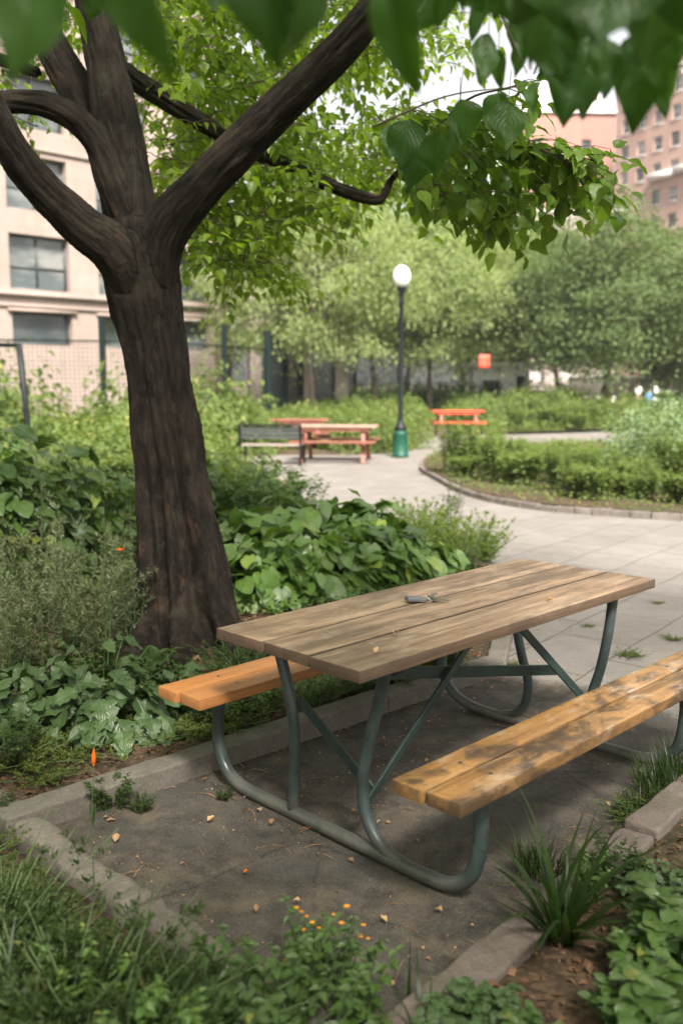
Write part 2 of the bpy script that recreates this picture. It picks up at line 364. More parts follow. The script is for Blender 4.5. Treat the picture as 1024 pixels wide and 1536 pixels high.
# ------------------------------------------------------------------ leaf templates
def leaf_tmpl(rows, prof, fold=.12, droop=.18, cols=4, wav=.0, hw=.5, seed=0, curl=0.0):
    """rows along the blade; prof(t) = half width 0..1; returns (V, F, UV) for a leaf of length 1, base at the origin, tip along +Y"""
    V = []; UV = []; rr = random.Random(seed)
    for i in range(rows + 1):
        t = i / rows; w = prof(t) * hw
        for j in range(cols + 1):
            s = j / cols * 2 - 1
            x = s * w
            z = abs(s) * w * fold * 2 - droop * t * t + (wav * math.sin(t * 11 + s * 2.2 + seed) * abs(s)) - curl * (abs(s) ** 2) * w
            y = t + (0.0 if t > .25 else -(.25 - t) * abs(s) * .7 * (1 if prof(0.0) > .2 else 0))
            V.append((x, y, z)); UV.append((.5 + s * .5, t))
    Fq = []
    c = cols + 1
    for i in range(rows):
        for j in range(cols): Fq.append((i * c + j, i * c + j + 1, (i + 1) * c + j + 1, (i + 1) * c + j))
    return np.array(V), np.array(Fq), np.array(UV)
def p_heart(t): return max(.02, (.42 + 1.9 * t) if t < .18 else .78 * math.cos((t - .28) / .72 * PI / 2) ** .75 * (1 if t < 1 else 0) + .0) if t < 1 else .01
def p_ovate(t): return max(.015, (math.sin(PI * min(1, t ** .72)) ** .85)) * .62
def p_acum(t): return max(.012, math.sin(PI * t ** .62) ** .9 * (1 - .35 * t)) * .78
def p_lance(t): return max(.01, math.sin(PI * t ** .8)) * .22
def p_lobed(t): return max(.02, (math.sin(PI * min(1, t ** .65)) ** .7) * (.72 + .16 * math.cos(t * 26)))
def p_big(t): return max(.012, (math.sin(PI * t ** .78) ** .72) * (1 - .5 * t ** 3)) * .86 if t > 0 else .05
T_BIG = [leaf_tmpl(10, p_big, f_, dr, 6, .05, .5, k + 3, cu) for k, (f_, dr, cu) in enumerate([(.06, .2, .1), (.22, .32, .0), (.12, -.12, .25), (.3, .12, .0)])]
T_HEART = [leaf_tmpl(7, p_heart, .10, .22, 4, .035, .52, k, .15) for k in range(3)]
T_OV = [leaf_tmpl(6, p_ovate, .16, .20, 4, .03, .5, k) for k in range(3)]
T_AC = [leaf_tmpl(9, p_acum, .10, .22, 6, .035, .5, k + 3) for k in range(3)]
T_LOB = [leaf_tmpl(11, p_lobed, .08, .24, 4, .05, .5, k + 5) for k in range(3)]
T_OV2 = [leaf_tmpl(3, p_ovate, .2, .18, 2, 0, .5, k) for k in range(2)]
T_AC2 = [leaf_tmpl(4, p_acum, .16, .25, 2, 0.0, .5, k) for k in range(2)]
T_LAN = leaf_tmpl(2, p_lance, .2, .15, 2, 0, .5)
T_LAN1 = leaf_tmpl(3, p_lance, .2, .25, 2, 0, .6)
T_FAR = leaf_tmpl(2, p_ovate, .2, .2, 2, 0, .7)

def unit(v): return v / (np.linalg.norm(v, axis=-1, keepdims=True) + 1e-9)
def rdir(n): return unit(R.normal(size=(n, 3)))

# ------------------------------------------------------------------ the table's frame of reference
TX, TY, TYAW, TL, TW = -0.191, 2.93, .786, 1.88, .704

# ------------------------------------------------------------------ ground
kA, kB = gnd(75, 1215), gnd(728, 1017)
padpoly = [(0.06, 1.84), (-0.34, 2.30), (-0.86, 2.84), (-1.26, 3.19), (-1.02, 3.30), (-0.42, 3.83), (0.0, 4.19), (0.85, 4.97),
           (1.15, 6.2), (1.38, 7.9), (0.8, 9.4), (-0.25, 11.2), (-1.1, 15.2), (-2.2, 18.0), (-7, 18.9), (-7, 20.9), (-2.2, 21.3), (.6, 21.4), (1.7, 23), (2.6, 27.5), (2.2, 30.2), (3.6, 34), (8, 44), (22, 72),
           (34, 92), (80, 95), (80, 40), (30, 14), (9.0, 6.6), (2.3, 4.35), (1.42, 3.53), (0.96, 3.06), (0.56, 2.58), (0.30, 2.30)]
def inside(x, y, poly):
    x = np.asarray(x); y = np.asarray(y); r = np.zeros(x.shape, bool); n = len(poly)
    for i in range(n):
        x0, y0 = poly[i]; x1, y1 = poly[(i + 1) % n]
        if y0 == y1: continue
        c = ((y0 > y) != (y1 > y)) & (x < (x1 - x0) * (y - y0) / (y1 - y0) + x0); r ^= c
    return r
def pdist(x, y, poly, closed=True):
    x = np.asarray(x, float); y = np.asarray(y, float); d = np.full(x.shape, 1e9); n = len(poly)
    for i in range(n if closed else n - 1):
        x0, y0 = poly[i]; x1, y1 = poly[(i + 1) % n]; L = (x1 - x0) ** 2 + (y1 - y0) ** 2 + 1e-12
        t = np.clip(((x - x0) * (x1 - x0) + (y - y0) * (y1 - y0)) / L, 0, 1)
        d = np.minimum(d, np.hypot(x - x0 - t * (x1 - x0), y - y0 - t * (y1 - y0)))
    return d
def vnoise(x, y, s, amp, seed=0):
    return np.array([noise.noise((a * s + seed, b * s, seed * 1.3)) for a, b in zip(np.ravel(x), np.ravel(y))]).reshape(np.shape(x)) * amp
def hz(x, y):
    """height of the soil: lower under the pavement, a little raised in the beds"""
    ins = inside(x, y, padpoly); d = pdist(x, y, padpoly)
    sd = np.where(ins, -d, d)
    t = np.clip((sd + .02) / .14, 0, 1); t = t * t * (3 - 2 * t)
    return -.04 + t * (.085 + np.clip(sd, 0, 3) * .02)
def soil_at(x, y): return float(hz(np.array([x]), np.array([y]))[0])

xs = np.concatenate([[-900, -300, -120, -60, -30, -16, -9], np.arange(-6, 6.01, .06), [9, 16, 30, 60, 120, 300, 900]])
ys = np.concatenate([[-60, -20, -6, -2], np.arange(0, 12.01, .06), np.arange(12.5, 30, .7), [34, 40, 50, 65, 90, 150, 300, 900]])
GX, GY = np.meshgrid(xs, ys); GZ = hz(GX, GY)
near = (GX > -6.1) & (GX < 6.1) & (GY > -.1) & (GY < 12.1)
nz = np.zeros(GX.shape); nz[near] = vnoise(GX[near], GY[near], 2.2, .03) + vnoise(GX[near], GY[near], 9, .014, 4)
GZ = GZ + np.where(GZ > .0, nz, 0)
nx, ny = len(xs), len(ys)
i, j = np.meshgrid(np.arange(ny - 1), np.arange(nx - 1), indexing='ij')
Q = np.stack([i * nx + j, i * nx + j + 1, (i + 1) * nx + j + 1, (i + 1) * nx + j], -1).reshape(-1, 4)
b = QB(); b.add(np.stack([GX, GY, GZ], -1), Q); tag(link('ground', b.mesh(), mSoil), kind='structure')

def sheet(name, poly, z, mat, cut=.25, near_box=None):
    bm = bmesh.new(); vs = [bm.verts.new((x, y, z)) for x, y in poly]; f = bm.faces.new(vs)
    if f.normal.z < 0: f.normal_flip()
    lo = [min(p[0] for p in poly), min(p[1] for p in poly)]; hi = [max(p[0] for p in poly), max(p[1] for p in poly)]
    for ax in (0, 1):
        v = lo[ax] + cut
        v = max(v, near_box[ax][0]) if near_box else v
        while v < (min(hi[ax], near_box[ax][1]) if near_box else hi[ax]):
            co = [0, 0, 0]; co[ax] = v; no = [0, 0, 0]; no[ax] = 1
            bmesh.ops.bisect_plane(bm, geom=list(bm.verts) + list(bm.edges) + list(bm.faces), plane_co=co, plane_no=no); v += cut
    bmesh.ops.triangulate(bm, faces=[f for f in bm.faces if len(f.verts) > 4])
    for f in bm.faces:
        if f.normal.z < 0: f.normal_flip()
    me = bpy.data.meshes.new(name); bm.to_mesh(me); bm.free()
    return me
me = sheet('path', padpoly, 0.0, None, .12, ((-1.3, 4.0), (1.8, 8.0)))
n = len(me.vertices); co = np.zeros(n * 3); me.vertices.foreach_get('co', co); co = co.reshape(-1, 3)
dirtpoly = [(0.0, 1.8), (-1.2, 3.1), (-0.42, 3.95), (0.85, 5.0), (1.35, 4.75), (1.75, 4.2), (1.45, 3.6)]
sd = np.where(inside(co[:, 0], co[:, 1], dirtpoly), 1, -1) * pdist(co[:, 0], co[:, 1], dirtpoly)
dirt = np.clip(.5 + sd / .5, 0, 1)
ed = pdist(co[:, 0], co[:, 1], padpoly); dirt = np.maximum(dirt, np.clip(.62 - ed * 4, 0, 1) * .9 * (co[:, 1] < 7.5))
wob = vnoise(co[:, 0], co[:, 1], 1.1, .012) + vnoise(co[:, 0], co[:, 1], 5, .004, 3)
co[:, 2] = np.where(ed > .01, wob * np.clip(dirt, 0, 1), 0); me.vertices.foreach_set('co', co.ravel())
at_ = me.attributes.new('dirt', 'FLOAT', 'POINT'); at_.data.foreach_set('value', dirt.astype(np.float32))
tag(link('path', me, mPave), kind='structure')

def kerb_run(p0, p1, w, h, n, z0, mat, jit=.006, gap=.006, yaw_j=.01, bev=.012, sink=.08, lens=None):
    p0 = np.array(p0); p1 = np.array(p1); L = np.linalg.norm(p1 - p0); a = math.atan2(*(p1 - p0)[::-1])
    fr = [0] + list(np.cumsum(lens) / sum(lens)) if lens else [k / n for k in range(n + 1)]
    for k in range(len(fr) - 1):
        c = p0 + (p1 - p0) * (fr[k] + fr[k + 1]) / 2; l = L * (fr[k + 1] - fr[k]) - gap
        bm = bmesh.new()
        bm_box(bm, (0, 0, 0), (l, w * R.uniform(.94, 1.05), h + sink), bev, 3, cuts=max(4, int(l / .035)), jit=jit, seed=R.uniform(0, 50))
        o = bm_obj('kerb', bm, mat, None, True); o.location = (c[0] + R.normal() * .004, c[1] + R.normal() * .004, z0 + (h - sink) / 2 + R.normal() * .004)
        o.rotation_euler = (R.normal() * .012, R.normal() * .008, a + R.normal() * yaw_j); tag(o, kind='structure')
kerb_run((-1.23, 3.13), (0.86, 5.04), .125, .085, 2, 0, mKerb2, .004, .004, .003, .008, lens=[2.1, 1])
kerb_run((-1.60, 3.64), (0.06, 1.93), .112, .055, 5, 0, mKerb, .014, .008, .02, .03)
kerb_run((0.06, 1.92), (1.02, 3.02), .125, .08, 2, 0, mKerbRed, .006, .006, .008, .014, lens=[1, 1.2])
kerb_run((1.03, 3.03), (1.9, 4.0), .125, .08, 2, 0, mKerbRed, .006, .01, .012, .014)
# kerb that turns back along the path behind the table
pl = [(0.86, 5.02), (1.12, 6.1), (1.36, 7.8), (.85, 9.3), (-.2, 11.0)]
for a_, b_ in zip(pl[:-1], pl[1:]): kerb_run(a_, b_, .12, .05, max(2, int(math.dist(a_, b_) / .7)), 0, mKerb, .006, .008, .01)
# round bed on the right: raised soil with a ring of kerb stones
ring = [gnd(650, 716), gnd(700, 745), gnd(800, 765), gnd(900, 773), gnd(1024, 781)]
ring = [(2.6, 22.5), (1.75, 19.5), (1.5, 17.2)] + [(a_, b_) for a_, b_ in ring] + [(6.5, 10.3), (10, 11.0), (16, 14.5), (17, 19), (12, 24.5), (6, 25.2)]
def smooth_poly(P, it=2, closed=True):
    for _ in range(it):
        Q_ = []
        n_ = len(P)
        for k in range(n_ if closed else n_ - 1):
            a_, b_ = np.array(P[k]), np.array(P[(k + 1) % n_]); Q_ += [tuple(a_ * .75 + b_ * .25), tuple(a_ * .25 + b_ * .75)]
        P = Q_
    return P
ringS = smooth_poly(ring, 2)
me = sheet('bed', ringS, .09, None, .8); tag(link('soil', me, mSoil), kind='structure')
for k in range(len(ringS)):
    a_, b_ = np.array(ringS[k]), np.array(ringS[(k + 1) % len(ringS)])
    if min(a_[1], b_[1]) > 19.5 or a_[0] > 9: continue
    kerb_run(a_, b_, .13, .08, max(1, round(np.linalg.norm(b_ - a_) / .8)), 0, mKerb, .01, .004, .003)
midbed = smooth_poly([(3.4, 30.8), (4.9, 29.6), (9.3, 31.8), (13, 36), (12, 42), (7.5, 40), (4.2, 35)], 2)
tag(link('soil', sheet('bed', midbed, .08, None, 1.5), mSoil), kind='structure')

# ------------------------------------------------------------------ picnic table
def smooth_path(P, n=8):
    """Catmull-Rom through the points"""
    P = [np.array(p, float) for p in P]; P = [2 * P[0] - P[1]] + P + [2 * P[-1] - P[-2]]; out = []
    for k in range(1, len(P) - 2):
        p0, p1, p2, p3 = P[k - 1:k + 3]
        for q in range(n):
            t = q / n; out.append(.5 * ((2 * p1) + (-p0 + p2) * t + (2 * p0 - 5 * p1 + 4 * p2 - p3) * t * t + (-p0 + 3 * p1 - 3 * p2 + p3) * t ** 3))
    out.append(P[-2]); return np.array(out)
def boards(name, specs, mat, parent, jit=.0016, bev=.005):
    """specs: (x0, x1, y0, y1, ztop, thick)"""
    bm = bmesh.new(); lay = []
    me = bpy.data.meshes.new(name); allv = []; cnt = 0; rv = []
    for k, (x0, x1, y0, y1, zt, th) in enumerate(specs):
        n0 = len(bm.verts)
        bm_box(bm, ((x0 + x1) / 2, (y0 + y1) / 2, zt - th / 2), (x1 - x0, y1 - y0, th), bev, 2, cuts=60, jit=jit, seed=k * 7 + len(name))
        rv += [R.uniform(0, 1)] * (len(bm.verts) - n0)
    bm.to_mesh(me); bm.free()
    a_ = me.attributes.new('rnd', 'FLOAT', 'POINT'); a_.data.foreach_set('value', np.array(rv, np.float32))
    me.polygons.foreach_set('use_smooth', [True] * len(me.polygons))
    try: me.set_sharp_from_angle(angle=math.radians(40))
    except Exception: pass
    return link(name, me, mat, parent)
table = empty('picnic_table', (TX, TY, 0), TYAW)
tag(table, 'large wooden picnic table with grey green tube frame standing on the dark pad', 'picnic table')
H = TW / 2
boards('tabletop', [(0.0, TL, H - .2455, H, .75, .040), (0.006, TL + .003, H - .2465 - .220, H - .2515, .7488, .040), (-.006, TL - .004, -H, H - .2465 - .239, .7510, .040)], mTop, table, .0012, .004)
tag(boards('bench_seat', [(0.0, TL + .02, .602 + .008, .602 + .1235, .45, .042), (.012, TL + .02, .602 - .1235, .602 - .004, .45, .042)], mSeatA, table, .001, .004), 'orange stained bench seat on the planted side')
tag(boards('bench_seat', [(0.0, TL + .02, -.602 + .007, -.602 + .1235, .45, .042), (.008, TL + .02, -.602 - .1235, -.602 - .003, .45, .042)], mSeatB, table, .0012, .004), 'worn ochre bench seat with peeling pale varnish')
q = QB()
q.box((TL / 2, H - .2485, .733), (TL - .03, .012, .024)); q.box((TL / 2, H - .2465 - .2295, .733), (TL - .03, .024, .024)); link('gap_shade', q.mesh(smooth=False), plain('gap_shade_tone', (.012, .009, .007), .95), table)  # dark strips added in the board gaps to stand in for shade
def tube_obj(name, P, r, mat, parent, sides=14, n=8):
    q = QB(); q.tube(smooth_path(P, n), r, sides); return link(name, q.mesh(), mat, parent)
def end_frame(u, lleg, rleg, base):
    fr = tube_obj('end_frame', [(u, v, z) for v, z in base], .0245, mFrame, table, 18)
    tube_obj('leg', [(u + .001, v, z) for v, z in lleg], .0215, mFrame, fr, 16)
    tube_obj('leg', [(u + .001, v, z) for v, z in rleg], .0215, mFrame, fr, 16)
    q = QB(); q.box((u, 0, .689), (.05, TW - .12, .03)); link('cleat', q.mesh(smooth=False), mFrameD, fr)
    for v in (base[0][0], base[-1][0]):
        q = QB(); q.box((u, np.sign(v) * .602, .4025), (.045, .22, .010)); link('seat_bracket', q.mesh(smooth=False), mFrameD, fr)
base = [(.645, .398), (.67, .27), (.665, .16), (.62, .075), (.53, .033), (.40, .026), (.1, .026), (-.2, .026), (-.42, .026), (-.52, .040), (-.595, .10), (-.625, .2), (-.628, .30), (-.625, .398)]
end_frame(.24, [(.325, .70), (.29, .62), (.235, .46), (.212, .32), (.213, .18), (.225, .035)],
          [(-.245, .70), (-.22, .62), (-.175, .46), (-.135, .30), (-.135, .19), (-.165, .11), (-.23, .05), (-.33, .027)], base)
end_frame(1.62, [(.215, .70), (.21, .55), (.165, .36), (.125, .24), (.13, .14), (.18, .065), (.28, .03)],
          [(-.29, .70), (-.275, .55), (-.245, .38), (-.205, .24), (-.195, .12), (-.20, .03)],
          [(.60, .398), (.635, .27), (.62, .15), (.55, .07), (.44, .032), (.3, .026), (0, .026), (-.3, .026), (-.45, .03), (-.55, .06), (-.61, .13), (-.63, .25), (-.63, .398)])
def flat_bar(P0, P1, w, t, mat=mFrameD, name='brace'):
    P0 = Vector(P0); P1 = Vector(P1); d = P1 - P0; L = d.length; bm = bmesh.new()
    rot = d.to_track_quat('X', 'Z').to_matrix()
    bm_box(bm, (P0 + P1) / 2, (L, t, w), .002, 1, rot)
    return bm_obj(name, bm, mat, table)
flat_bar((.262, .21, .46), (.36, -.06, .17), .036, .012)
flat_bar((.262, -.13, .17), (1.08, -.03, .672), .034, .012)
flat_bar((1.60, -.215, .20), (1.12, -.12, .672), .034, .012)
flat_bar((.30, -.02, .60), (1.58, -.05, .335), .046, .014, name='stretcher')
for u in (.24, 1.62, .95):
    q = QB(); q.box((u + .03, 0, .69), (.02, .5, .028)) if u == .95 else None
    if u == .95: link('cleat', q.mesh(smooth=False), mFrameD, table)
for (u, v) in [(u, v) for u in (.24, 1.62) for v in (.3, .19, .04, -.07, -.17, -.3)]:
    q = QB(); q.tube([(u, v, .7492), (u, v, .7516)], [.009, .006], 10); link('bolt', q.mesh(), mSteel, table)
for (u, v) in [(u, v) for u in (.24, 1.62) for v in (.66, .545, -.545, -.66)]:
    q = QB(); q.tube([(u, v, .4492), (u, v, .4516)], [.008, .005], 10); link('bolt', q.mesh(), mFrameD, table)
def tworld(u, v, z=0): return np.array([TX + u * math.cos(TYAW) - v * math.sin(TYAW), TY + u * math.sin(TYAW) + v * math.cos(TYAW), z])

# keys on the table
kp = tworld(.83, .085, .752)
key = empty('key_bunch', kp, .35, 1.3); tag(key, 'small bunch of dark keys with a grey fob lying on the tabletop', 'keys')
bm = bmesh.new(); bm_box(bm, (-.035, .004, .009), (.062, .034, .015), .006, 3, Matrix.Rotation(.12, 3, 'Y')); bm_obj('fob', bm, plain('grey_fob', (.10, .10, .115), .35), key, True)
q = QB(); a = np.linspace(0, 2 * PI, 20); q.tube(np.stack([.013 + .014 * np.cos(a), .012 * np.sin(a), .004 + .003 * np.sin(a * 2)], -1), .0014, 6, cap=False); link('key_ring', q.mesh(), mSteel, key)
mKey = plain('tarnished_key', (.16, .135, .10), .35, .7)
for k, (ang, z) in enumerate([(-.5, .003), (.1, .006), (.65, .009)]):
    bm = bmesh.new(); bm_box(bm, (.052, 0, 0), (.034, .007, .0022), .0005, 1)
    bmesh.ops.create_cone(bm, cap_ends=True, segments=14, radius1=.0105, radius2=.0105, depth=.0024, matrix=Matrix.Translation((.028, 0, 0)))
    for t_ in range(3): bm_box(bm, (.045 + t_ * .007, .0045, 0), (.0035, .004, .0018))
    o = bm_obj('key', bm, mKey, key); o.rotation_euler = (.06 * k, -.05, ang); o.location = (0, 0, z)

# ------------------------------------------------------------------ fallen leaves and litter
def dry_leaf(loc, size, label, col=.5, mat=None, rz=None):
    q = QB(); q.leaves(leaf_tmpl(6, p_ovate, .5, -.25, 4, .08, .55, int(size * 1000)), [(0, -size / 2, .004)], np.array([[0, 1., .05]]), np.array([[0, 0, 1.]]), size, col)
    o = link('fallen_leaf', q.mesh(), mat or mLitter); o.location = loc; o.rotation_euler = (0, 0, R.uniform(0, 6.3) if rz is None else rz)
    return tag(o, label, 'fallen leaf', 'fallen leaves lying about the table')
def on_pad(px, py): x, y = gnd(px, py); return (x, y, .012)
dry_leaf(on_pad(317, 1236), 0.032, 'tan curled leaf on the pad left of the table base tube', .95)
dry_leaf(on_pad(369, 1316), 0.022, 'small orange leaf alone on the middle of the bare pad', .6, mOrangeP)
dry_leaf(on_pad(575, 1387), 0.026, 'cream leaf on the pad nearest the red edged kerb', 1.0)
dry_leaf(on_pad(658, 1374), 0.030, 'pale leaf on the pad between the tube bend and the spiky clump', 1.0)
dry_leaf(on_pad(446, 1360), 0.027, 'pale pink leaf just behind the yellow flowers', 1.0)
dry_leaf(on_pad(175, 1265), 0.038, 'long tan leaf beside the corner of the two kerbs', .8)
dry_leaf(on_pad(385, 1371), 0.027, 'brown flat leaf on the pad behind the yellow flowers', .35)
dry_leaf(on_pad(408, 1240), 0.030, 'dark brown leaf beside the left leg of the table', .15)
dry_leaf(on_pad(747, 984), 0.038, 'yellow tan leaf on the paving behind the far legs', .9)
dry_leaf(on_pad(930, 1218), 0.056, 'green grey leaf lying by the grass tuft at the pad edge', .5, mBroad)
dry_leaf(tworld(1.17, -.262, .7515), .03, 'cream leaf scrap on the front board of the tabletop', 1.0)
dry_leaf(tworld(.17, -.26, .7515), .032, 'tan leaf scrap near the close corner of the tabletop', .9)
dry_leaf(tworld(.36, -.17, .7515), .034, 'pale leaf flake beside the main gap of the tabletop', 1.0)
q = QB(); n = 1500
xy = np.stack([R.uniform(-1.3, 2.2, n * 3), R.uniform(1.9, 6.5, n * 3)], -1)
ins = inside(xy[:, 0], xy[:, 1], padpoly) & ((R.rand(n * 3) < .16) | (pdist(xy[:, 0], xy[:, 1], [(-.2, 3.3), (1.1, 4.9)], False) < .35) | (pdist(xy[:, 0], xy[:, 1], padpoly) < .2))
xy = xy[ins][:n * 2]; k = len(xy)
q.leaves(T_FAR, np.c_[xy, np.full(k, .010) + R.uniform(0, .006, k)], np.c_[R.normal(size=(k, 2)), R.normal(size=k) * .25], np.c_[R.normal(size=(k, 2)) * .35, np.ones(k)], R.gamma(2.0, .0038, k) + .003, R.rand(k) ** 1.2, R.uniform(.3, 1, k))
k = 220; idx = R.choice(len(xy), k)
q.leaves(T_LAN, np.c_[xy[idx], np.full(k, .012)], np.c_[R.normal(size=(k, 2)), R.normal(size=k) * .1], np.tile([0, 0, 1.], (k, 1)), R.uniform(.02, .09, k), R.rand(k), .15)
tag(link('litter', q.mesh(), mLitter), 'scattered brown leaf crumbs and grit on the pad', 'litter', kind='stuff')
def mulch(region, n, name='mulch', lab='brown leaf litter and bark chips covering the bed soil'):
    q = QB(); x0, x1, y0, y1 = region
    xy = np.stack([R.uniform(x0, x1, n), R.uniform(y0, y1, n)], -1); xy = xy[~inside(xy[:, 0], xy[:, 1], padpoly)]; k = len(xy)
    z = hz(xy[:, 0], xy[:, 1]) + vnoise(xy[:, 0], xy[:, 1], 2.2, .03) + vnoise(xy[:, 0], xy[:, 1], 9, .014, 4) + .004
    q.leaves(T_FAR, np.c_[xy, z], np.c_[R.normal(size=(k, 2)), R.normal(size=k) * .35], np.c_[R.normal(size=(k, 2)) * .5, np.ones(k)], R.gamma(3, .006, k) + .006, R.rand(k) ** 1.6, R.uniform(.25, .9, k))
    return tag(link(name, q.mesh(), mMulch), lab, 'mulch', kind='stuff')
mulch((-2.6, 1.2, 3.1, 6.3), 12000)
mulch((.1, 2.2, 1.5, 3.9), 6000, lab='reddish brown bark chips in the bed beside the pinkish kerb')

# ------------------------------------------------------------------ plant generators (each returns foliage and stem meshes, base at the origin)
def g_broad(seed, Rr, H, n, size, tm=T_HEART, mat=mBroad, squash=1.0, petiole=True, drop=.35, low=.0):
    R.seed(seed); q = QB(); s = QB()
    a = R.uniform(0, 2 * PI, n); e = np.arcsin(R.uniform(low, 1, n)) ; sh = R.uniform(.55, 1.0, n) ** .6
    lump = 1 + .16 * np.sin(a * 3 + seed) + .1 * np.sin(a * 5 + e * 4 + seed * 2)
    P = np.stack([np.cos(e) * np.cos(a) * Rr * sh * lump, np.cos(e) * np.sin(a) * Rr * squash * sh * lump, np.sin(e) * H * sh * lump + .03], -1)
    out = np.stack([np.cos(a), np.sin(a), np.zeros(n)], -1)
    d = out * R.uniform(.6, 1.1, n)[:, None] + R.normal(size=(n, 3)) * .35 - np.array([0, 0, 1]) * (R.uniform(.0, 1, n) * drop + .25 * np.cos(e))[:, None]
    nr = out * .45 * np.cos(e)[:, None] + np.array([0, 0, 1.]) + R.normal(size=(n, 3)) * .28
    sz = size * R.uniform(.55, 1.15, n); rnd = R.rand(n)
    for k, t in enumerate(tm):
        m_ = np.arange(n) % len(tm) == k; q.leaves(t, P[m_] - unit(d[m_]) * sz[m_][:, None] * .25, d[m_], nr[m_], sz[m_], rnd[m_], R.uniform(.85, 1.1, m_.sum()))
    if petiole:
        for k in range(0, n, 2):
            b0 = np.array([P[k][0] * .25, P[k][1] * .25, 0]); p1 = P[k] - unit(d[k]) * sz[k] * .25
            mid = (b0 + p1) / 2 + np.array([0, 0, .12 * H]) - out[k] * .03
            s.tube([b0, mid, p1], [.0035, .003, .0018], 4, cap=False)
    return q, s
def g_feather(seed, Rr, H, ns, nl, ll, tm=T_LAN, lean=.35, fine=.5, w=.9):
    R.seed(seed); q = QB(); s = QB()
    for k in range(ns):
        a = R.uniform(0, 2 * PI); r0 = Rr * .35 * R.rand(); h = H * R.uniform(.6, 1.05)
        b0 = np.array([math.cos(a) * r0, math.sin(a) * r0, 0]); ln = lean * R.uniform(.3, 1.1)
        tip = b0 + np.array([math.cos(a) * Rr * ln * 1.6, math.sin(a) * Rr * ln * 1.6, h]) + np.append(R.normal(size=2) * .04, 0)
        P = smooth_path([b0, b0 * .6 + tip * .4 + np.array([0, 0, h * .12]), tip], 7)
        s.tube(P, np.linspace(.004, .0015, len(P)), 4, cap=False)
        # side sprays
        t = np.sort(R.uniform(.12, 1, max(4, int(nl / 12)))); base = np.array([P[min(len(P) - 1, int(x * (len(P) - 1)))] for x in t])
        for bp, tt in zip(base, t):
            L = (1 - tt * .75) * .22 * H * fine * 2 * R.uniform(.5, 1.1); dd = unit(np.array([*R.normal(size=2), R.uniform(.3, 1.0)]))
            m_ = 12; u_ = np.linspace(.1, 1, m_); pp = bp + dd * L * u_[:, None] + R.normal(size=(m_, 3)) * .004
            dl = rdir(m_) * .8 + dd * .8; q.leaves(tm, pp, dl, rdir(m_) * .6 + np.array([0, 0, .8]), ll * R.uniform(.6, 1.2, m_), np.clip(tt * .6 + R.rand(m_) * .4, 0, 1), w)
            if L > .03: s.tube([bp, bp + dd * L], [.0013, .0006], 3, cap=False)
    return q, s
def g_sprig(seed, Rr, H, ns, per, size, tm=T_OV2, lean=.8, flop=.2, wd=1.0):
    """upright or arching leafy stems, leaves in pairs"""
    R.seed(seed); q = QB(); s = QB()
    for k in range(ns):
        a = R.uniform(0, 2 * PI); r0 = Rr * .5 * math.sqrt(R.rand()); h = H * R.uniform(.55, 1.05); o = np.array([math.cos(a), math.sin(a), 0])
        b0 = o * r0; tip = b0 + o * Rr * lean * R.uniform(.2, .9) + np.array([0, 0, h]); mid = (b0 + tip) / 2 + np.array([0, 0, h * .15])
        P = smooth_path([b0, mid, tip + np.array([0, 0, -flop * h * R.rand()])], 8); n_ = len(P)
        s.tube(P, np.linspace(.0038, .0012, n_), 4, cap=False)
        for side in (0, 1):
            t = np.linspace(.18, 1, per) + R.normal(size=per) * .01; t = np.clip(t, 0, 1); f = t * (n_ - 1); i0 = np.minimum(f.astype(int), n_ - 2)
            pp = P[i0] + (P[i0 + 1] - P[i0]) * (f - i0)[:, None]
            az = a + np.arange(per) * 1.57 + side * PI + R.normal(size=per) * .3
            dl = np.stack([np.cos(az), np.sin(az), R.uniform(-.25, .6, per)], -1); nr = np.stack([-np.cos(az) * .3, -np.sin(az) * .3, np.ones(per)], -1) + R.normal(size=(per, 3)) * .25
            sz = size * (.55 + .6 * np.sin(PI * np.clip(t * .85 + .1, 0, 1))) * R.uniform(.8, 1.15, per)
            tt = tm[(k + side) % len(tm)] if isinstance(tm, list) else tm
            q.leaves(tt, pp, dl, nr, sz, np.clip(t * .7 + R.rand(per) * .3, 0, 1), wd)
    return q, s
def g_grass(seed, Rr, n, L, w=.006, lean=.9, seg=5, up=.15, sq=1.0):
    R.seed(seed); q = QB()
    a = R.uniform(0, 2 * PI, n); r = Rr * np.sqrt(R.rand(n)); b0 = np.stack([np.cos(a) * r, np.sin(a) * r * sq, np.zeros(n)], -1)
    az = a + R.normal(size=n) * .9; ln = L * R.uniform(.45, 1.1, n); ph0 = R.uniform(0, up * 2, n); bend = R.uniform(.2, 1.0, n) * lean * 1.8
    o = np.stack([np.cos(az), np.sin(az), np.zeros(n)], -1); sd = np.stack([-np.sin(az), np.cos(az), np.zeros(n)], -1)
    tw = R.normal(size=n) * .5; sd = sd * np.cos(tw)[:, None] + o * np.sin(tw)[:, None]
    p = b0.copy(); V = []; UV = []
    for i in range(seg + 1):
        t = i / seg; ww = w * (1 - t ** 2.2) * (.6 + .8 * math.sin(PI * min(1, t + .25)) * .5) + .0004
        V.append(p - sd * ww / 2); V.append(p + sd * ww / 2); UV += [(0, t), (1, t)]
        ang = ph0 + bend * t; p = p + (o * np.sin(ang)[:, None] + np.array([0, 0, 1.]) * np.cos(ang)[:, None]) * (ln / seg)[:, None]
    V = np.stack(V, 1); k = V.shape[1]
    Fq = np.array([[2 * i, 2 * i + 1, 2 * i + 3, 2 * i + 2] for i in range(seg)])
    FF = Fq[None] + (np.arange(n) * k)[:, None, None]
    q.add(V.reshape(-1, 3), FF.reshape(-1, 4), np.tile(np.array(UV), (n, 1)), np.repeat(R.rand(n), k))
    return q
PLANTS = {}
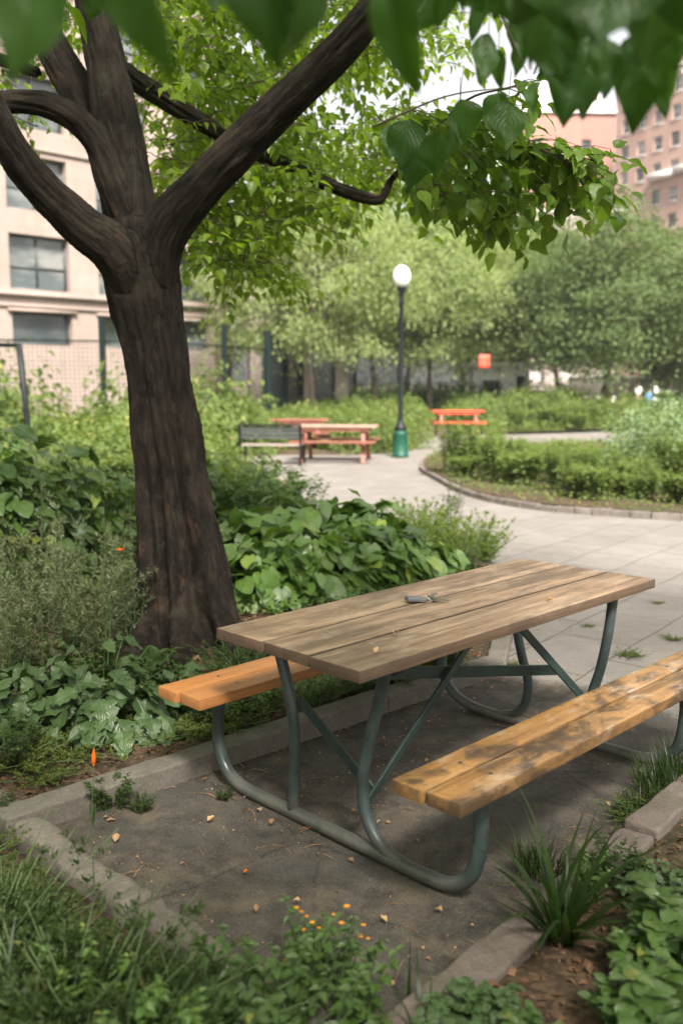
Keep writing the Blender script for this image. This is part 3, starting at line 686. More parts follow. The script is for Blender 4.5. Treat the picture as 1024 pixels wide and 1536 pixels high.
def proto(key, qs, fmat, smat=None):
    q, s = qs if isinstance(qs, tuple) else (qs, None)
    PLANTS[key] = (q.mesh(key), s.mesh(key + '_stem') if s is not None and s.n else None, fmat, smat or mStem)
    PLANTS[key][0].materials.append(fmat)
    if PLANTS[key][1]: PLANTS[key][1].materials.append(PLANTS[key][3])
def plant(key, name, label, cat, x, y, rz=None, sc=1.0, group=None, z=None):
    r = empty(name, (x, y, (soil_at(x, y) if z is None else z) - .005), random.uniform(0, 6.28) if rz is None else rz, sc)
    link('foliage', PLANTS[key][0], None, r)
    if PLANTS[key][1]: link('stem', PLANTS[key][1], None, r)
    return tag(r, label, cat, group)

# ------------------------------------------------------------------ plants near the table
proto('bigleaf', g_broad(11, .42, .30, 190, .145, T_LOB + T_OV[:1], drop=.5), mBroadBlue)
proto('bigleaf2', g_broad(12, .34, .26, 150, .125, T_LOB, drop=.5), mBroadBlue)
proto('vine', g_broad(13, .50, .48, 230, .185, T_HEART, drop=.6), mVine)
proto('vine2', g_broad(14, .42, .42, 180, .17, T_HEART, drop=.7), mVine)
proto('tall', g_broad(15, .50, 1.05, 420, .16, T_AC[:2] + T_HEART[:1], drop=.5, low=-.0), mBroad)
proto('tall2', g_broad(16, .42, .85, 330, .13, T_AC[:2] + T_HEART[:1], drop=.5), mVine)
proto('feather', g_feather(17, .30, .66, 12, 230, .030, w=1.0, lean=.3), mFeather)
proto('feather2', g_feather(18, .26, .80, 10, 250, .032, w=1.0, lean=.22), mFeather)
proto('bright', g_feather(19, .38, .5, 34, 190, .026, w=1.6, lean=.45), mBright)
proto('sprig', g_sprig(20, .26, .34, 26, 9, .045), mFern)
proto('sprig2', g_sprig(21, .20, .55, 14, 11, .06, T_AC2), mVine)
proto('roundsprig', g_sprig(22, .20, .26, 26, 9, .036, T_OV, flop=.1), mBroad)
proto('fern', g_feather(23, .26, .26, 46, 110, .020, T_LAN, lean=.8, fine=.55, w=1.6), mFern)
proto('moss', g_feather(24, .20, .10, 44, 60, .014, T_FAR, lean=.9, fine=.9, w=.8), mMoss)
proto('tuft', (g_grass(25, .12, 150, .26, .006, 1.0), None), mGrass)
proto('lawn', (g_grass(26, .20, 150, .27, .008, 1.2), None), mGrass)
proto('iris', (g_grass(27, .045, 44, .56, .024, 1.25, 12, .34), None), mGrass)
proto('blade', (g_grass(28, .12, 40, .36, .022, 1.0, 8, .3), None), mGrass)
proto('ovatebush', g_sprig(29, .30, .36, 24, 7, .10, T_HEART, flop=.2), mBroad)
proto('lowbroad', g_sprig(30, .24, .20, 22, 6, .075, T_LOB, flop=.25), mBroadBlue)

# big leaved clump left of the orange bench, and its neighbours
def P_(px, py): return gnd(px, py)
x, y = P_(150, 1108); plant('bigleaf', 'leafy_clump', 'broad clump of large lobed leaves between the orange bench end and the left photo edge', 'plant', x, y + .12, .3, 1.0)
x, y = P_(30, 1118); plant('bigleaf2', 'leafy_clump', 'smaller lobed leaf clump at the left edge beside the broad one', 'plant', x, y + .05, 1.3, .95)
x, y = P_(262, 1088); plant('bigleaf2', 'leafy_clump', 'lobed leaf clump tucked under the orange bench end', 'plant', x - .02, y + .1, 3.3, .72)
FE = [(150, 1010, 'feather', 1.1), (40, 1030, 'feather', 1.05), (205, 990, 'feather2', .85), (100, 985, 'feather2', .95), (-30, 1000, 'feather2', 1.15), (60, 960, 'feather', 1.35), (170, 955, 'feather2', .95), (-15, 1060, 'feather', .9)]
for k, (px, py, kk, sc) in enumerate(FE):
    x, y = P_(px, py); plant(kk, 'feathery_shrub', 'grey green feathery shrub with fine narrow leaves left of the tree trunk', 'shrub', x, y, None, sc, 'feathery shrubs left of the trunk')
TLb = [(20, 905, 'tall', 1.0), (90, 890, 'tall', .92), (150, 880, 'tall2', .95), (-50, 915, 'tall', 1.05), (200, 872, 'tall2', .75), (120, 860, 'tall2', .9), (40, 860, 'tall2', 1.1)]
for k, (px, py, kk, sc) in enumerate(TLb):
    x, y = P_(px, py); plant(kk, 'broadleaf_shrub', 'waist high broad leaved bush behind the feathery shrubs left of the trunk', 'shrub', x, y, None, sc, 'broad leaved bushes left of the trunk')
VN = [(390, 918, 'vine', .85), (455, 905, 'vine', .95), (520, 895, 'vine', .9), (585, 885, 'vine2', .9), (430, 872, 'vine', 1.05), (500, 860, 'vine', 1.1), (560, 862, 'vine2', 1.15), (370, 880, 'vine2', 1.05), (628, 880, 'vine2', .8)]
for k, (px, py, kk, sc) in enumerate(VN):
    x, y = P_(px, py); plant(kk, 'leafy_mound', 'mound of overlapping heart shaped leaves behind the tabletop, right of the trunk', 'plant', x, y, None, sc, 'heart leaved mounds behind the table')
SPR = [(330, 800, 'sprig2', 1.6), (360, 815, 'sprig2', 1.5), (425, 800, 'sprig2', 1.5), (455, 812, 'sprig2', 1.25), (395, 790, 'tall2', .8), (310, 815, 'tall2', .85)]
for px, py, kk, sc in SPR:
    x, y = P_(px, py); plant(kk, 'leafy_shrub', 'loose leafy sprigs standing between the trunk and the far black bench', 'shrub', x, y, None, sc, 'loose sprigs right of the trunk')
BR = [(680, 862, 'bright', .95), (720, 850, 'bright', .9), (640, 850, 'bright', 1.1), (745, 845, 'bright', .6), (672, 835, 'feather2', .9), (610, 838, 'bright', 1.0), (700, 868, 'feather', .5)]
for px, py, kk, sc in BR:
    x, y = P_(px, py); plant(kk, 'airy_shrub', 'airy yellow green shrub spilling over the path edge behind the table', 'shrub', min(x, 1.22), y, None, sc, 'airy yellow green shrubs by the path')
# ground cover along the kerb, below the orange bench
random.seed(4); R.seed(5)
for k in range(34):
    t = R.rand(); s_ = R.uniform(.12, 1.0) ** 1.2
    p = np.array(kA) * (1 - t) + np.array(kB) * t; nrm = np.array([-.69, .72]); q_ = p + nrm * (.09 + s_ * .55)
    if math.hypot(q_[0] + .91, q_[1] - 5.33) < .36: continue
    plant('moss' if R.rand() < .7 else 'sprig', 'ground_cover', 'low yellow green ground cover between the orange bench and the long kerb', 'ground cover', q_[0], q_[1], None, R.uniform(.45, .95), 'low cover along the long kerb')
for (px, py, sc) in [(560, 1062, .8), (610, 1040, .7), (690, 1008, .6), (505, 1085, .6), (420, 1088, .8), (360, 1105, .7), (400, 1060, .9), (380, 1030, .7), (440, 1050, .9)]:
    x, y = P_(px, py); x -= .1; y += .1
    plant('fern', 'fern_tuft', 'ferny green tuft growing behind the long kerb under the orange bench', 'plant', x, y, None, sc, 'ferny tufts behind the long kerb')
# lower left bank
random.seed(8); R.seed(9)
LB = []
for k in range(400):
    px = R.uniform(-80, 400); py = R.uniform(1480, 1840)
    if 1330 + max(0, px) * .52 + 185 > py or any(math.hypot(px - a, (py - b_)) < 36 for a, b_ in LB): continue
    LB.append((px, py))
for k, (px, py) in enumerate(LB):
    x, y = P_(px, py); kk = ['fern', 'lawn', 'lawn', 'sprig', 'lawn', 'fern', 'lawn'][k % 7]
    plant(kk, {'fern': 'fern_tuft', 'lawn': 'grass_tuft', 'sprig': 'leafy_sprig'}[kk], {'fern': 'fine ferny tuft in the bottom left bank', 'lawn': 'grass tuft among ferns in the bottom left bank', 'sprig': 'small leaved sprig in the bottom left bank'}[kk],
          'plant', x, y, None, R.uniform(.6, .95) * (.7 if kk == 'sprig' else 1), {'fern': 'ferny tufts in the bottom left bank', 'lawn': 'grass tufts in the bottom left bank', 'sprig': 'small sprigs in the bottom left bank'}[kk])
for px, py, kk, sc in [(30, 1350, 'moss', .6), (80, 1400, 'moss', .6), (-10, 1300, 'moss', .6), (120, 1440, 'moss', .6), (-20, 1300, 'sprig', .35), (180, 1480, 'moss', .6), (8, 1225, 'sprig', .3), (290, 1510, 'moss', .7), (220, 1500, 'moss', .6), (310, 1540, 'moss', .6), (45, 1400, 'fern', .4), (140, 1470, 'fern', .4), (60, 1420, 'tuft', .5), (10, 1380, 'tuft', .5)]:
    x, y = P_(px, py); plant(kk, 'ground_cover', 'low mossy cover on the bank outside the worn left kerb', 'ground cover', x - .03, y - .03, None, sc, 'mossy cover outside the left kerb')
for px, py, sc in [(150, 1620, .85), (270, 1650, .85), (40, 1640, .95), (330, 1680, .75), (90, 1570, .7), (210, 1590, .7), (0, 1560, .7)]:
    x, y = P_(px, py); plant('blade', 'grass_clump', 'clump of wide arching blades at the bottom left', 'grass clump', x, y, None, sc, 'wide bladed clumps at the bottom left')
for px, py, kk, sc in [(30, 1560, 'ovatebush', .5), (130, 1590, 'sprig2', .5), (210, 1650, 'ovatebush', .45), (70, 1650, 'fern', 1.2), (160, 1680, 'fern', 1.2), (-30, 1500, 'fern', 1.1), (10, 1480, 'fern', .9)]:
    x, y = P_(px, py); plant(kk, 'leafy_plant', 'leafy plant rising above the grass in the bottom left bank', 'plant', x, y, None, sc, 'taller leafy plants in the bottom left bank')
x, y = P_(165, 1215); plant('sprig', 'weed', 'small green weed in the corner where the two kerbs meet', 'weed', x, y + .02, .4, .38, z=0)
x, y = P_(210, 1222); plant('sprig', 'weed', 'tiny weed at the foot of the long kerb, right of the corner one', 'weed', x, y + .03, 2.4, .22, z=0)
x, y = P_(338, 1200); plant('sprig', 'weed', 'tiny weed on the pad inside the bend of the table base tube', 'weed', x, y, 1.4, .16, z=0)
x, y = P_(940, 985); plant('moss', 'weed', 'flat green weed in a paving joint behind the near bench', 'weed', x, y, 1.4, .4, z=0)
for px, py, sc_ in ((985, 905, .22), (1010, 960, .3), (880, 940, .2), (905, 862, .25)):
    x, y = P_(px, py); plant('moss', 'weed', 'small weed rooted in a paving joint right of the table', 'weed', x, y, None, sc_, 'weeds in the paving joints', z=0)
x, y = P_(765, 1000); plant('moss', 'weed', 'moss tuft on the paving behind the far table legs', 'weed', x, y, 1.4, .3, z=0)
# yellow flowered plant and its blurred neighbours at the bottom
x, y = P_(480, 1500); r = plant('roundsprig', 'flowering_plant', 'small plant with yellow orange flowers at the bottom centre kerb corner', 'flowering plant', x, y - .02, .2, (.85, .85, 1.05))
q = QB(); R.seed(31)
fl = [(445, 1362), (452, 1368), (460, 1375), (500, 1372), (520, 1360), (545, 1388), (552, 1408), (540, 1405), (478, 1392), (468, 1384), (512, 1385), (430, 1440), (455, 1395)]
for (px, py) in fl:
    c0 = at(px, py, y - .02 + R.uniform(-.05, .08)); c0 = c0 - np.array(r.location); cr, sr = math.cos(-.2), math.sin(-.2); c0 = np.array([c0[0] * cr - c0[1] * sr, c0[0] * sr + c0[1] * cr, c0[2]]) / np.array([.85, .85, 1.05])
    k = 7; a = np.arange(k) * 2 * PI / k
    q = QB(); q.leaves(T_FAR, np.tile(c0, (k, 1)), np.stack([np.cos(a), np.sin(a), np.full(k, .35)], -1), np.tile([0, 0, 1.], (k, 1)) + R.normal(size=3) * .4, R.uniform(.007, .012), R.rand(k), .8); link('flower', q.mesh(), mYellowP, r)
q = QB()
for (px, py) in fl[:]:
    c0 = at(px, py, y); c0 = (c0 - np.array(r.location)) / np.array([.85, .85, 1.05])
    q.tube([c0 * np.array([.25, .25, .1]), c0 * np.array([.7, .7, .6]), c0 - np.array([0, 0, .001])], .0017, 5, cap=False)
link('stem', q.mesh(), mStem, r)
for px, py, kk, sc, lab in [(395, 1600, 'roundsprig', 1.1, 'round leaved plant left of the yellow flowers'), (560, 1620, 'sprig', .45, 'small leaved sprigs right of the yellow flowers'), (470, 1620, 'roundsprig', 1.15, 'round leaved plant at the bottom edge below the yellow flowers'), (330, 1680, 'ovatebush', .55, 'larger leaved plant at the bottom edge left of centre'),
                            (250, 1690, 'sprig2', .55, 'leafy sprigs at the bottom edge among the grass blades')]:
    x, y = P_(px, py); plant(kk, 'leafy_plant', lab, 'plant', x, y, None, sc)
for px, py, kk, sc, lab in [(635, 1580, 'blade', .7, 'short clump of wide blades on the kerb at the bottom, right of centre'), (720, 1610, 'lowbroad', .62, 'low pale lobed leaf plant at the bottom between blades and mulch'), (800, 1640, 'ovatebush', .36, 'low lobed leaf plant at the bottom below the spiky clump'),
                            (600, 1690, 'lowbroad', .5, 'low leafy plant at the bottom edge under the short blades'),
                            (1020, 1640, 'ovatebush', .62, 'bushy oval leaved plant in the bottom right corner'), (1045, 1500, 'ovatebush', .68, 'bushy oval leaved plant at the right edge behind the corner one'), (965, 1500, 'ovatebush', .42, 'small oval leaved plant leaning over the mulch at right'), (960, 1590, 'ovatebush', .4, 'small oval leaved plant low at the bottom edge, right of the mulch'),
                            (1000, 1380, 'lowbroad', .55, 'lobed leaf plant against the pinkish kerb at right'), (915, 1345, 'sprig', .42, 'small leaved sprig leaning on the pinkish kerb behind the spiky clump'), (885, 1370, 'sprig2', .3, 'upright sprig just right of the spiky clump')]:
    x, y = P_(px, py); plant(kk, 'leafy_plant', lab, 'plant', x, y, None, sc)
x, y = P_(838, 1432); plant('iris', 'spiky_clump', 'spiky clump of long arching blades growing beside the pinkish kerb', 'grass clump', x, y, .5, .82)
x, y = P_(800, 1310); plant('tuft', 'grass_tuft', 'thin grass tuft on the pad side of the kerb behind the spiky clump', 'grass tuft', x + .02, y, .5, .7, z=0)
for px, py, sc in [(985, 1188, .75), (1015, 1180, .8), (960, 1215, .5), (1030, 1150, .75), (1000, 1210, .6), (935, 1230, .35)]:
    x, y = P_(px, py); plant('tuft', 'grass_tuft', 'bright grass tuft at the pad edge below the near bench', 'grass tuft', x, y, None, sc, 'grass tufts at the right pad edge', z=0)
for px, py, sc in [(950, 1232, .5), (975, 1222, .6), (1010, 1215, .7)]:
    x, y = P_(px, py); plant('moss', 'ground_cover', 'mossy cover under the grass tufts at the right pad edge', 'ground cover', x, y, None, sc, 'mossy cover at the right pad edge', z=0)
# single stem with an orange bud, bottom left, and the orange flower by the trunk
x, y = P_(143, 1345); r = empty('budding_stem', (x, y, soil_at(x, y))); tag(r, 'single thin stem with an orange bud standing over the left kerb', 'flower')
hh = at(150, 1142, y)[2] - r.location.z
q = QB(); q.tube(smooth_path([(0, 0, -.01), (-.003, 0, hh * .5), (.012, 0, hh)]), np.linspace(.0025, .0012, 17), 5); link('stem', q.mesh(), mStem, r)
q = QB(); q.tube(smooth_path([(.010, 0, hh * .97), (.012, 0, hh + .012), (.013, 0, hh + .03), (.014, 0, hh + .045)], 4), [.002, .004, .006, .0068, .007, .0068, .006, .005, .004, .003, .002, .001, .0005], 8); link('bud', q.mesh(), mOrangeP, r)
q = QB(); q.leaves(T_LAN1, [(-.001, 0, hh * .55), (0, 0, hh * .62)], np.array([[.12, 0, 1.], [-.15, .05, 1.]]), np.array([[0, -1., 0], [0, -1., .1]]), [.075, .05], [.4, .6], .8); link('leaf', q.mesh(), mGrass, r)
x, y = P_(182, 985); r = empty('orange_flower', (x, y, soil_at(x, y))); tag(r, 'single bright orange flower beside the tree trunk among the bushes', 'flower')
top = at(181, 826, y) - np.array(r.location); q = QB(); a = np.arange(6) * PI / 3
q.leaves(T_OV2[0], np.tile(top, (6, 1)), np.stack([np.cos(a), np.sin(a) - .3, np.full(6, .45)], -1), np.tile([0, 0, 1.], (6, 1)), .034, R.rand(6), .9); link('flower', q.mesh(), mOrangeP, r)
q = QB(); q.tube(smooth_path([(0, 0, 0), (top[0] * .3, top[1] * .3, top[2] * .6), tuple(top)]), .002, 5); link('stem', q.mesh(), mStem, r)

# ------------------------------------------------------------------ the big tree
def limb(spec, n=7):
    """spec: (px, py, Y, width in px) -> points and radii"""
    P = np.array([at(a, b_, Y) for a, b_, Y, w in spec]); rad = np.array([w / 2 / F * Y * (.93 if w >= 96 else .86) for a, b_, Y, w in spec])
    Q_ = smooth_path(P, n); k = np.linspace(0, len(spec) - 1, len(Q_)); return Q_, np.interp(k, np.arange(len(spec)), rad)
TB = gnd(282, 985); TYc = TB[1] + .05
LIMBS = [
    [(284, 1010, 5.40, 150), (282, 960, 5.40, 150), (277, 900, 5.40, 130), (266, 800, 5.40, 112), (253, 700, 5.40, 104), (239, 600, 5.40, 96), (226, 500, 5.40, 100), (216, 440, 5.38, 112), (205, 380, 5.36, 120)],
    [(222, 540, 5.40, 50), (212, 465, 5.34, 72), (180, 385, 5.24, 84), (125, 342, 5.15, 70), (68, 288, 5.05, 62), (25, 235, 4.95, 58), (-5, 180, 4.85, 54), (-40, 110, 4.75, 50), (-90, 20, 4.65, 44), (-140, -120, 4.5, 34)],
    [(205, 400, 5.42, 96), (196, 320, 5.42, 92), (184, 240, 5.42, 84), (170, 160, 5.42, 72), (156, 80, 5.42, 64), (140, 0, 5.42, 58), (120, -100, 5.4, 50), (110, -240, 5.4, 40), (140, -420, 5.3, 24)],
    [(192, 330, 5.36, 60), (168, 270, 5.30, 56), (150, 222, 5.26, 46), (118, 182, 5.2, 42), (75, 158, 5.15, 38), (30, 152, 5.1, 36), (-20, 158, 5.05, 34), (-90, 175, 5.0, 30), (-190, 150, 4.9, 22)],
    [(188, 270, 5.55, 58), (150, 195, 5.62, 62), (112, 130, 5.70, 60), (80, 75, 5.78, 56), (50, 20, 5.85, 50), (10, -60, 5.95, 42), (-30, -170, 6.0, 30)],
    [(232, 540, 5.40, 50), (228, 450, 5.34, 72), (244, 352, 5.28, 80), (300, 282, 5.2, 70), (370, 210, 5.1, 64), (440, 143, 5.0, 61), (505, 80, 4.9, 57), (555, 20, 4.8, 53), (610, -60, 4.65, 46), (690, -180, 4.4, 38), (780, -330, 4.1, 24)],
    [(170, 95, 5.60, 30), (215, 128, 5.8, 32), (300, 182, 6.0, 28), (370, 222, 6.1, 26), (440, 252, 6.15, 23), (500, 280, 6.15, 21), (560, 299, 6.1, 18), (577, 290, 6.08, 14), (592, 262, 6.0, 11), (640, 215, 5.6, 7), (700, 170, 5.2, 5)],
    [(60, 110, 5.8, 16), (30, 98, 5.85, 18), (-20, 80, 5.9, 16), (-100, 40, 6.0, 12)],
]
q = QB(); SEG = []
for sp in LIMBS:
    P, rd = limb(sp); q.tube(P, rd, 20); SEG.append((P, rd))
# root buttresses
R.seed(3); tc = np.array([at(284, 985, 5.40)[0], 5.40, 0.0])
for k, (a, L, r0) in enumerate([(-1.5, .34, .075), (-.75, .40, .085), (-.1, .46, .08), (.7, .4, .07), (1.6, .35, .07), (2.5, .36, .075), (3.3, .36, .08), (4.0, .34, .08), (-2.2 + .9, .3, .06)]):
    o = np.array([math.cos(a), math.sin(a), 0])
    P = smooth_path([tc + o * .08 + [0, 0, 1.05], tc + o * .15 + [0, 0, .6], tc + o * .205 + [0, 0, .3], tc + o * .27 + [0, 0, .13], tc + o * L * .95 + [0, 0, .045], tc + o * (L + .12) + [0, 0, -.04]], 6)
    q.tube(P, np.linspace(.04, r0 * 1.15, len(P)) * np.linspace(1, .8, len(P)), 12)
me = q.mesh('raw'); tmp = link('raw', me); md = tmp.modifiers.new('r', 'REMESH'); md.mode = 'VOXEL'; md.voxel_size = .0105; md.use_smooth_shade = True
s2 = tmp.modifiers.new('s', 'SMOOTH'); s2.iterations = 9; s2.factor = .65
dg = bpy.context.evaluated_depsgraph_get(); dg.update(); tm_ = bpy.data.meshes.new_from_object(tmp.evaluated_get(dg)); bpy.data.objects.remove(tmp)
n = len(tm_.vertices); V = np.zeros(n * 3); tm_.vertices.foreach_get('co', V); V = V.reshape(-1, 3); Nn = np.zeros(n * 3); tm_.vertices.foreach_get('normal', Nn); Nn = Nn.reshape(-1, 3)
best = np.full(n, 1e9); bco = np.zeros((n, 3)); ax = np.zeros((n, 3))
off = 0
for li, (P, rd) in enumerate(SEG):
    Ls = np.concatenate([[0], np.cumsum(np.linalg.norm(np.diff(P, axis=0), axis=1))])
    for k in range(len(P) - 1):
        d = P[k + 1] - P[k]; L = np.linalg.norm(d); u = d / L; w = V - P[k]; t = np.clip(w @ u, 0, L); dist = np.linalg.norm(w - t[:, None] * u, axis=1) / rd[k]
        m_ = dist < best; best[m_] = dist[m_]; tt = Ls[k] + t
        e1 = unit(np.cross(u, [0, 1., .0])); e2 = np.cross(u, e1)
        c_ = np.stack([w @ e1, w @ e2, tt + off], -1); bco[m_] = c_[m_]
    off += Ls[-1] * .0 + 3.7
P0_ = SEG[0][0]; on0 = bco[:, 2] < 3.6; o_ = np.argsort(P0_[:, 2])
cxz = np.interp(V[:, 2], P0_[o_, 2], P0_[o_, 0]); cyz = np.interp(V[:, 2], P0_[o_, 2], P0_[o_, 1])
bco[on0] = np.stack([V[:, 0] - cxz, cyz - V[:, 1], V[:, 2] - .2], -1)[on0]
D = np.zeros(n)
for i in range(n):
    a, b_, t = bco[i]; z = V[i][2]
    low = max(0.0, min(1.0, (2.1 - z) / 1.6))
    ang = math.atan2(b_, a); ca, sa = math.cos(ang), math.sin(ang)
    isT = 1.0 if t < 3.6 else .35
    fl = noise.noise((ca * 2.0, sa * 2.0, t * .35 + 3)); warp = 1.5 * noise.noise((t * .45, 2.2, 0)) + .7 * noise.noise((t * 1.1, ca * 1.2, sa * 1.2))
    rib = abs(math.sin(ang * 3.5 + warp)) ** .75 - .62; rib2 = abs(math.sin(ang * 8.5 + warp * 2.5 + 1)) ** .8 - .6
    fl = .3 - abs(fl) ** .8 * 1.2 + rib * 1.15 + rib2 * .30
    br = noise.noise((a * 24, b_ * 24, t * 1.8)) * .7 + noise.noise((a * 45, b_ * 45, t * 3.5)) * .5; br2 = noise.noise((a * 70, b_ * 70, t * 8)); kn = noise.noise((a * 5, b_ * 5, t * 3 + 9))
    D[i] = isT * (fl * (.020 + .068 * low)) + (-abs(br) * 2 + .5) * (.012 if t < 3.6 else .007) + br2 * .006 + kn * .02 * isT
V2 = V + Nn * D[:, None]; tm_.vertices.foreach_set('co', V2.ravel())
a_ = tm_.attributes.new('barkco', 'FLOAT_VECTOR', 'POINT'); a_.data.foreach_set('vector', bco.astype(np.float32).ravel())
tm_.polygons.foreach_set('use_smooth', np.ones(len(tm_.polygons), bool)); tm_.update()
tree = empty('shade_tree', (tc[0], tc[1], 0)); tag(tree, 'big shade tree with dark fluted trunk forking above the planting bed', 'tree')
def tpart(name, me, mat):
    o = link(name, me, mat, tree); o.matrix_parent_inverse = Matrix.Translation((-tc[0], -tc[1], 0)); return o
tpart('trunk', tm_, mBark)

def branchlets(q, tw, starts, dirs, lens, tmpls, ls, step=.05, droop=.35, wd=1.0, thick=.004):
    """leafy twigs: alternate hanging leaves along each"""
    for b0, d, L in zip(starts, dirs, lens):
        d = unit(d); n_ = max(4, int(L / step)); t = np.linspace(.08, 1, n_)
        P = b0 + d * (t * L)[:, None] + np.array([0, 0, -1]) * (t ** 2 * L * droop)[:, None] + np.cumsum(R.normal(size=(n_, 3)) * L * .02, 0)
        side = unit(np.cross(d, [0, 0, 1.])) ; sg = np.where(np.arange(n_) % 2, 1, -1)[:, None]
        ld = side * sg * R.uniform(.4, 1.1, n_)[:, None] + d * .5 + np.array([0, 0, -1]) * R.uniform(.1, 1.2, n_)[:, None] + R.normal(size=(n_, 3)) * .25
        nr = np.array([0, 0, 1.]) + R.normal(size=(n_, 3)) * .4 + d * .3
        pet = unit(ld) * .018
        m0 = R.randint(len(tmpls)); q.leaves(tmpls[m0], P + pet, ld, nr, ls * R.uniform(.6, 1.15, n_), np.clip(R.rand(n_), 0, 1), wd)
        if tw is not None: tw.tube(np.vstack([b0, P]), np.linspace(thick, thick * .3, n_ + 1), 4, cap=False)
# leafy mass behind the limbs, seen through the crown (density follows clumps, leaving sky gaps)
R.seed(41); q = QB(); tw = QB()
def region_pts(poly, n, Y0, Y1, gap=.45, s=.011, seed=0, keep=None):
    out = []; xs_ = [p[0] for p in poly]; ys_ = [p[1] for p in poly]
    while len(out) < n:
        px = R.uniform(min(xs_), max(xs_)); py = R.uniform(min(ys_), max(ys_))
        if not inside(np.array([px]), np.array([py]), poly)[0]: continue
        if noise.noise((px * s, py * s, seed)) * .5 + .5 < gap * R.uniform(.7, 1.2): continue
        if keep and not keep(px, py): continue
        out.append(at(px, py, R.uniform(Y0, Y1)))
    return np.array(out)
skyhole = lambda px, py: not ((R.rand() < .8 and ((abs(px - 200) < 42 and 60 < py < 150) or (600 < px < 775 and py < 190 and py < 190 - (px - 690) * .2) or (560 < px < 640 and 90 < py < 190))) or (px > 700 and py < 200))
back = [(190, -80), (760, -80), (720, 120), (640, 200), (560, 290), (470, 330), (390, 350), (400, 420), (330, 410), (262, 420), (255, 330), (205, 180)]
S_ = region_pts(back, 1250, 5.8, 8.8, .42, keep=skyhole); n_ = len(S_)
dd = np.stack([R.normal(size=n_) * .8 + .3, R.normal(size=n_) * .8, R.normal(size=n_) * .25 + .05], -1)
branchlets(q, tw, S_, dd, R.uniform(.25, .55, n_), T_AC2, .085, .042, .3, .95)
# low hanging fringe lit behind the trunk: 260-410 x 300-440
S_ = region_pts([(262, 300), (400, 300), (420, 400), (330, 400), (262, 430)], 60, 6.2, 7.6, .3); n_ = len(S_)
branchlets(q, tw, S_, np.stack([R.normal(size=n_) * .6 + .5, R.normal(size=n_) * .6, R.normal(size=n_) * .2 - .1], -1), R.uniform(.25, .45, n_), T_AC2, .09, .042, .5, .8)
# a few at the left edge
S_ = region_pts([(-40, 60), (110, 60), (100, 140), (60, 200), (-40, 240)], 46, 6.2, 8.0, .45, seed=4); n_ = len(S_)
branchlets(q, tw, S_, np.stack([R.normal(size=n_) * .8, R.normal(size=n_) * .6, R.normal(size=n_) * .25], -1), R.uniform(.2, .4, n_), T_AC2, .075, .04, .45, .8)
S_ = region_pts([(40, -90), (210, -90), (200, 55), (90, 60)], 70, 6.2, 8.0, .35, seed=5); n_ = len(S_)
branchlets(q, tw, S_, np.stack([R.normal(size=n_) * .8, R.normal(size=n_) * .6, R.normal(size=n_) * .25], -1), R.uniform(.2, .4, n_), T_AC2, .075, .04, .45, .8)
# overhead crown out of frame, which shades the table
n_ = 2600
xx = R.uniform(-5.4, 4.2, n_); yy = R.uniform(-4.5, 6.0, n_)
topz = 1.6 + np.maximum(yy, 0) * math.tan(math.radians(21.8)) + .75
zz = np.maximum(topz, 2.7) + R.gamma(1.6, .45, n_); ok = (np.hypot((xx + .6) / 4.8, (yy - 1.0) / 5.2) < 1.0)
S_ = np.stack([xx, yy, zz], -1)[ok]; n_ = len(S_)
branchlets(q, tw, S_, rdir(n_) * [1, 1, .25], R.uniform(.5, .9, n_), T_AC2, .17, .085, .15, .85)
n_ = 900; a = R.uniform(0, 2 * PI, n_); rr_ = R.uniform(3.9, 5.3, n_)  # unseen low foliage added at left and behind camera to cut ambient light
S_ = np.stack([-.6 + np.cos(a) * rr_ * 1.0, .6 + np.sin(a) * rr_ * 1.05, R.uniform(1.9, 4.2, n_)], -1); ok = (S_[:, 1] < .8) | ((S_[:, 0] < -3.4) & (S_[:, 1] < 3.8))
S_ = S_[ok]; n_ = len(S_); branchlets(q, tw, S_, rdir(n_) * [1, 1, .3], R.uniform(.5, .9, n_), T_AC2, .17, .085, .3, .9)
tpart('crown', q.mesh(), mCrown); tpart('twig', tw.mesh(), mTwig)

# the bough reaching right over the path
R.seed(43); q = QB(); tw = QB()
bpts = [at(592, 262, 6.0), at(640, 215, 5.2), at(700, 205, 4.7), at(770, 215, 4.4), at(820, 228, 4.2), at(858, 248, 4.1)]
main = smooth_path(bpts, 6); tw.tube(main, np.linspace(.014, .003, len(main)), 6)
bp2 = smooth_path([at(592, 262, 6.0), at(640, 285, 5.3), at(690, 300, 4.9), at(735, 325, 4.6)], 5); tw.tube(bp2, np.linspace(.010, .003, len(bp2)), 6)
bp3 = smooth_path([at(640, 205, 4.6), at(700, 150, 4.2), at(760, 132, 4.0), at(815, 118, 3.9)], 5); tw.tube(bp3, np.linspace(.007, .002, len(bp3)), 6)
for mainp, cnt, ls in ((main, 64, .085), (bp2, 34, .085), (bp3, 7, .075)):
    i0 = R.randint(2, len(mainp), cnt); st = mainp[i0]
    dd = np.stack([R.uniform(.1, 1.0, cnt), R.normal(size=cnt) * .7, R.uniform(-.45, .25, cnt)], -1)
    branchlets(q, tw, st, dd, R.uniform(.16, .34, cnt), T_AC, ls * 1.15, .05, .3, 1.15, .003)
S_ = region_pts([(560, 165), (690, 150), (760, 190), (820, 225), (862, 270), (820, 295), (730, 315), (600, 290), (570, 250)], 120, 4.2, 5.6, .25, seed=9); n_ = len(S_)
branchlets(q, tw, S_, np.stack([R.uniform(.2, 1, n_), R.normal(size=n_) * .6, R.normal(size=n_) * .2 - .1], -1), R.uniform(.16, .3, n_), T_AC, .095, .05, .35, 1.15, .003)
tpart('bough_foliage', q.mesh(), mBough); tpart('bough', tw.mesh(), mTwig)
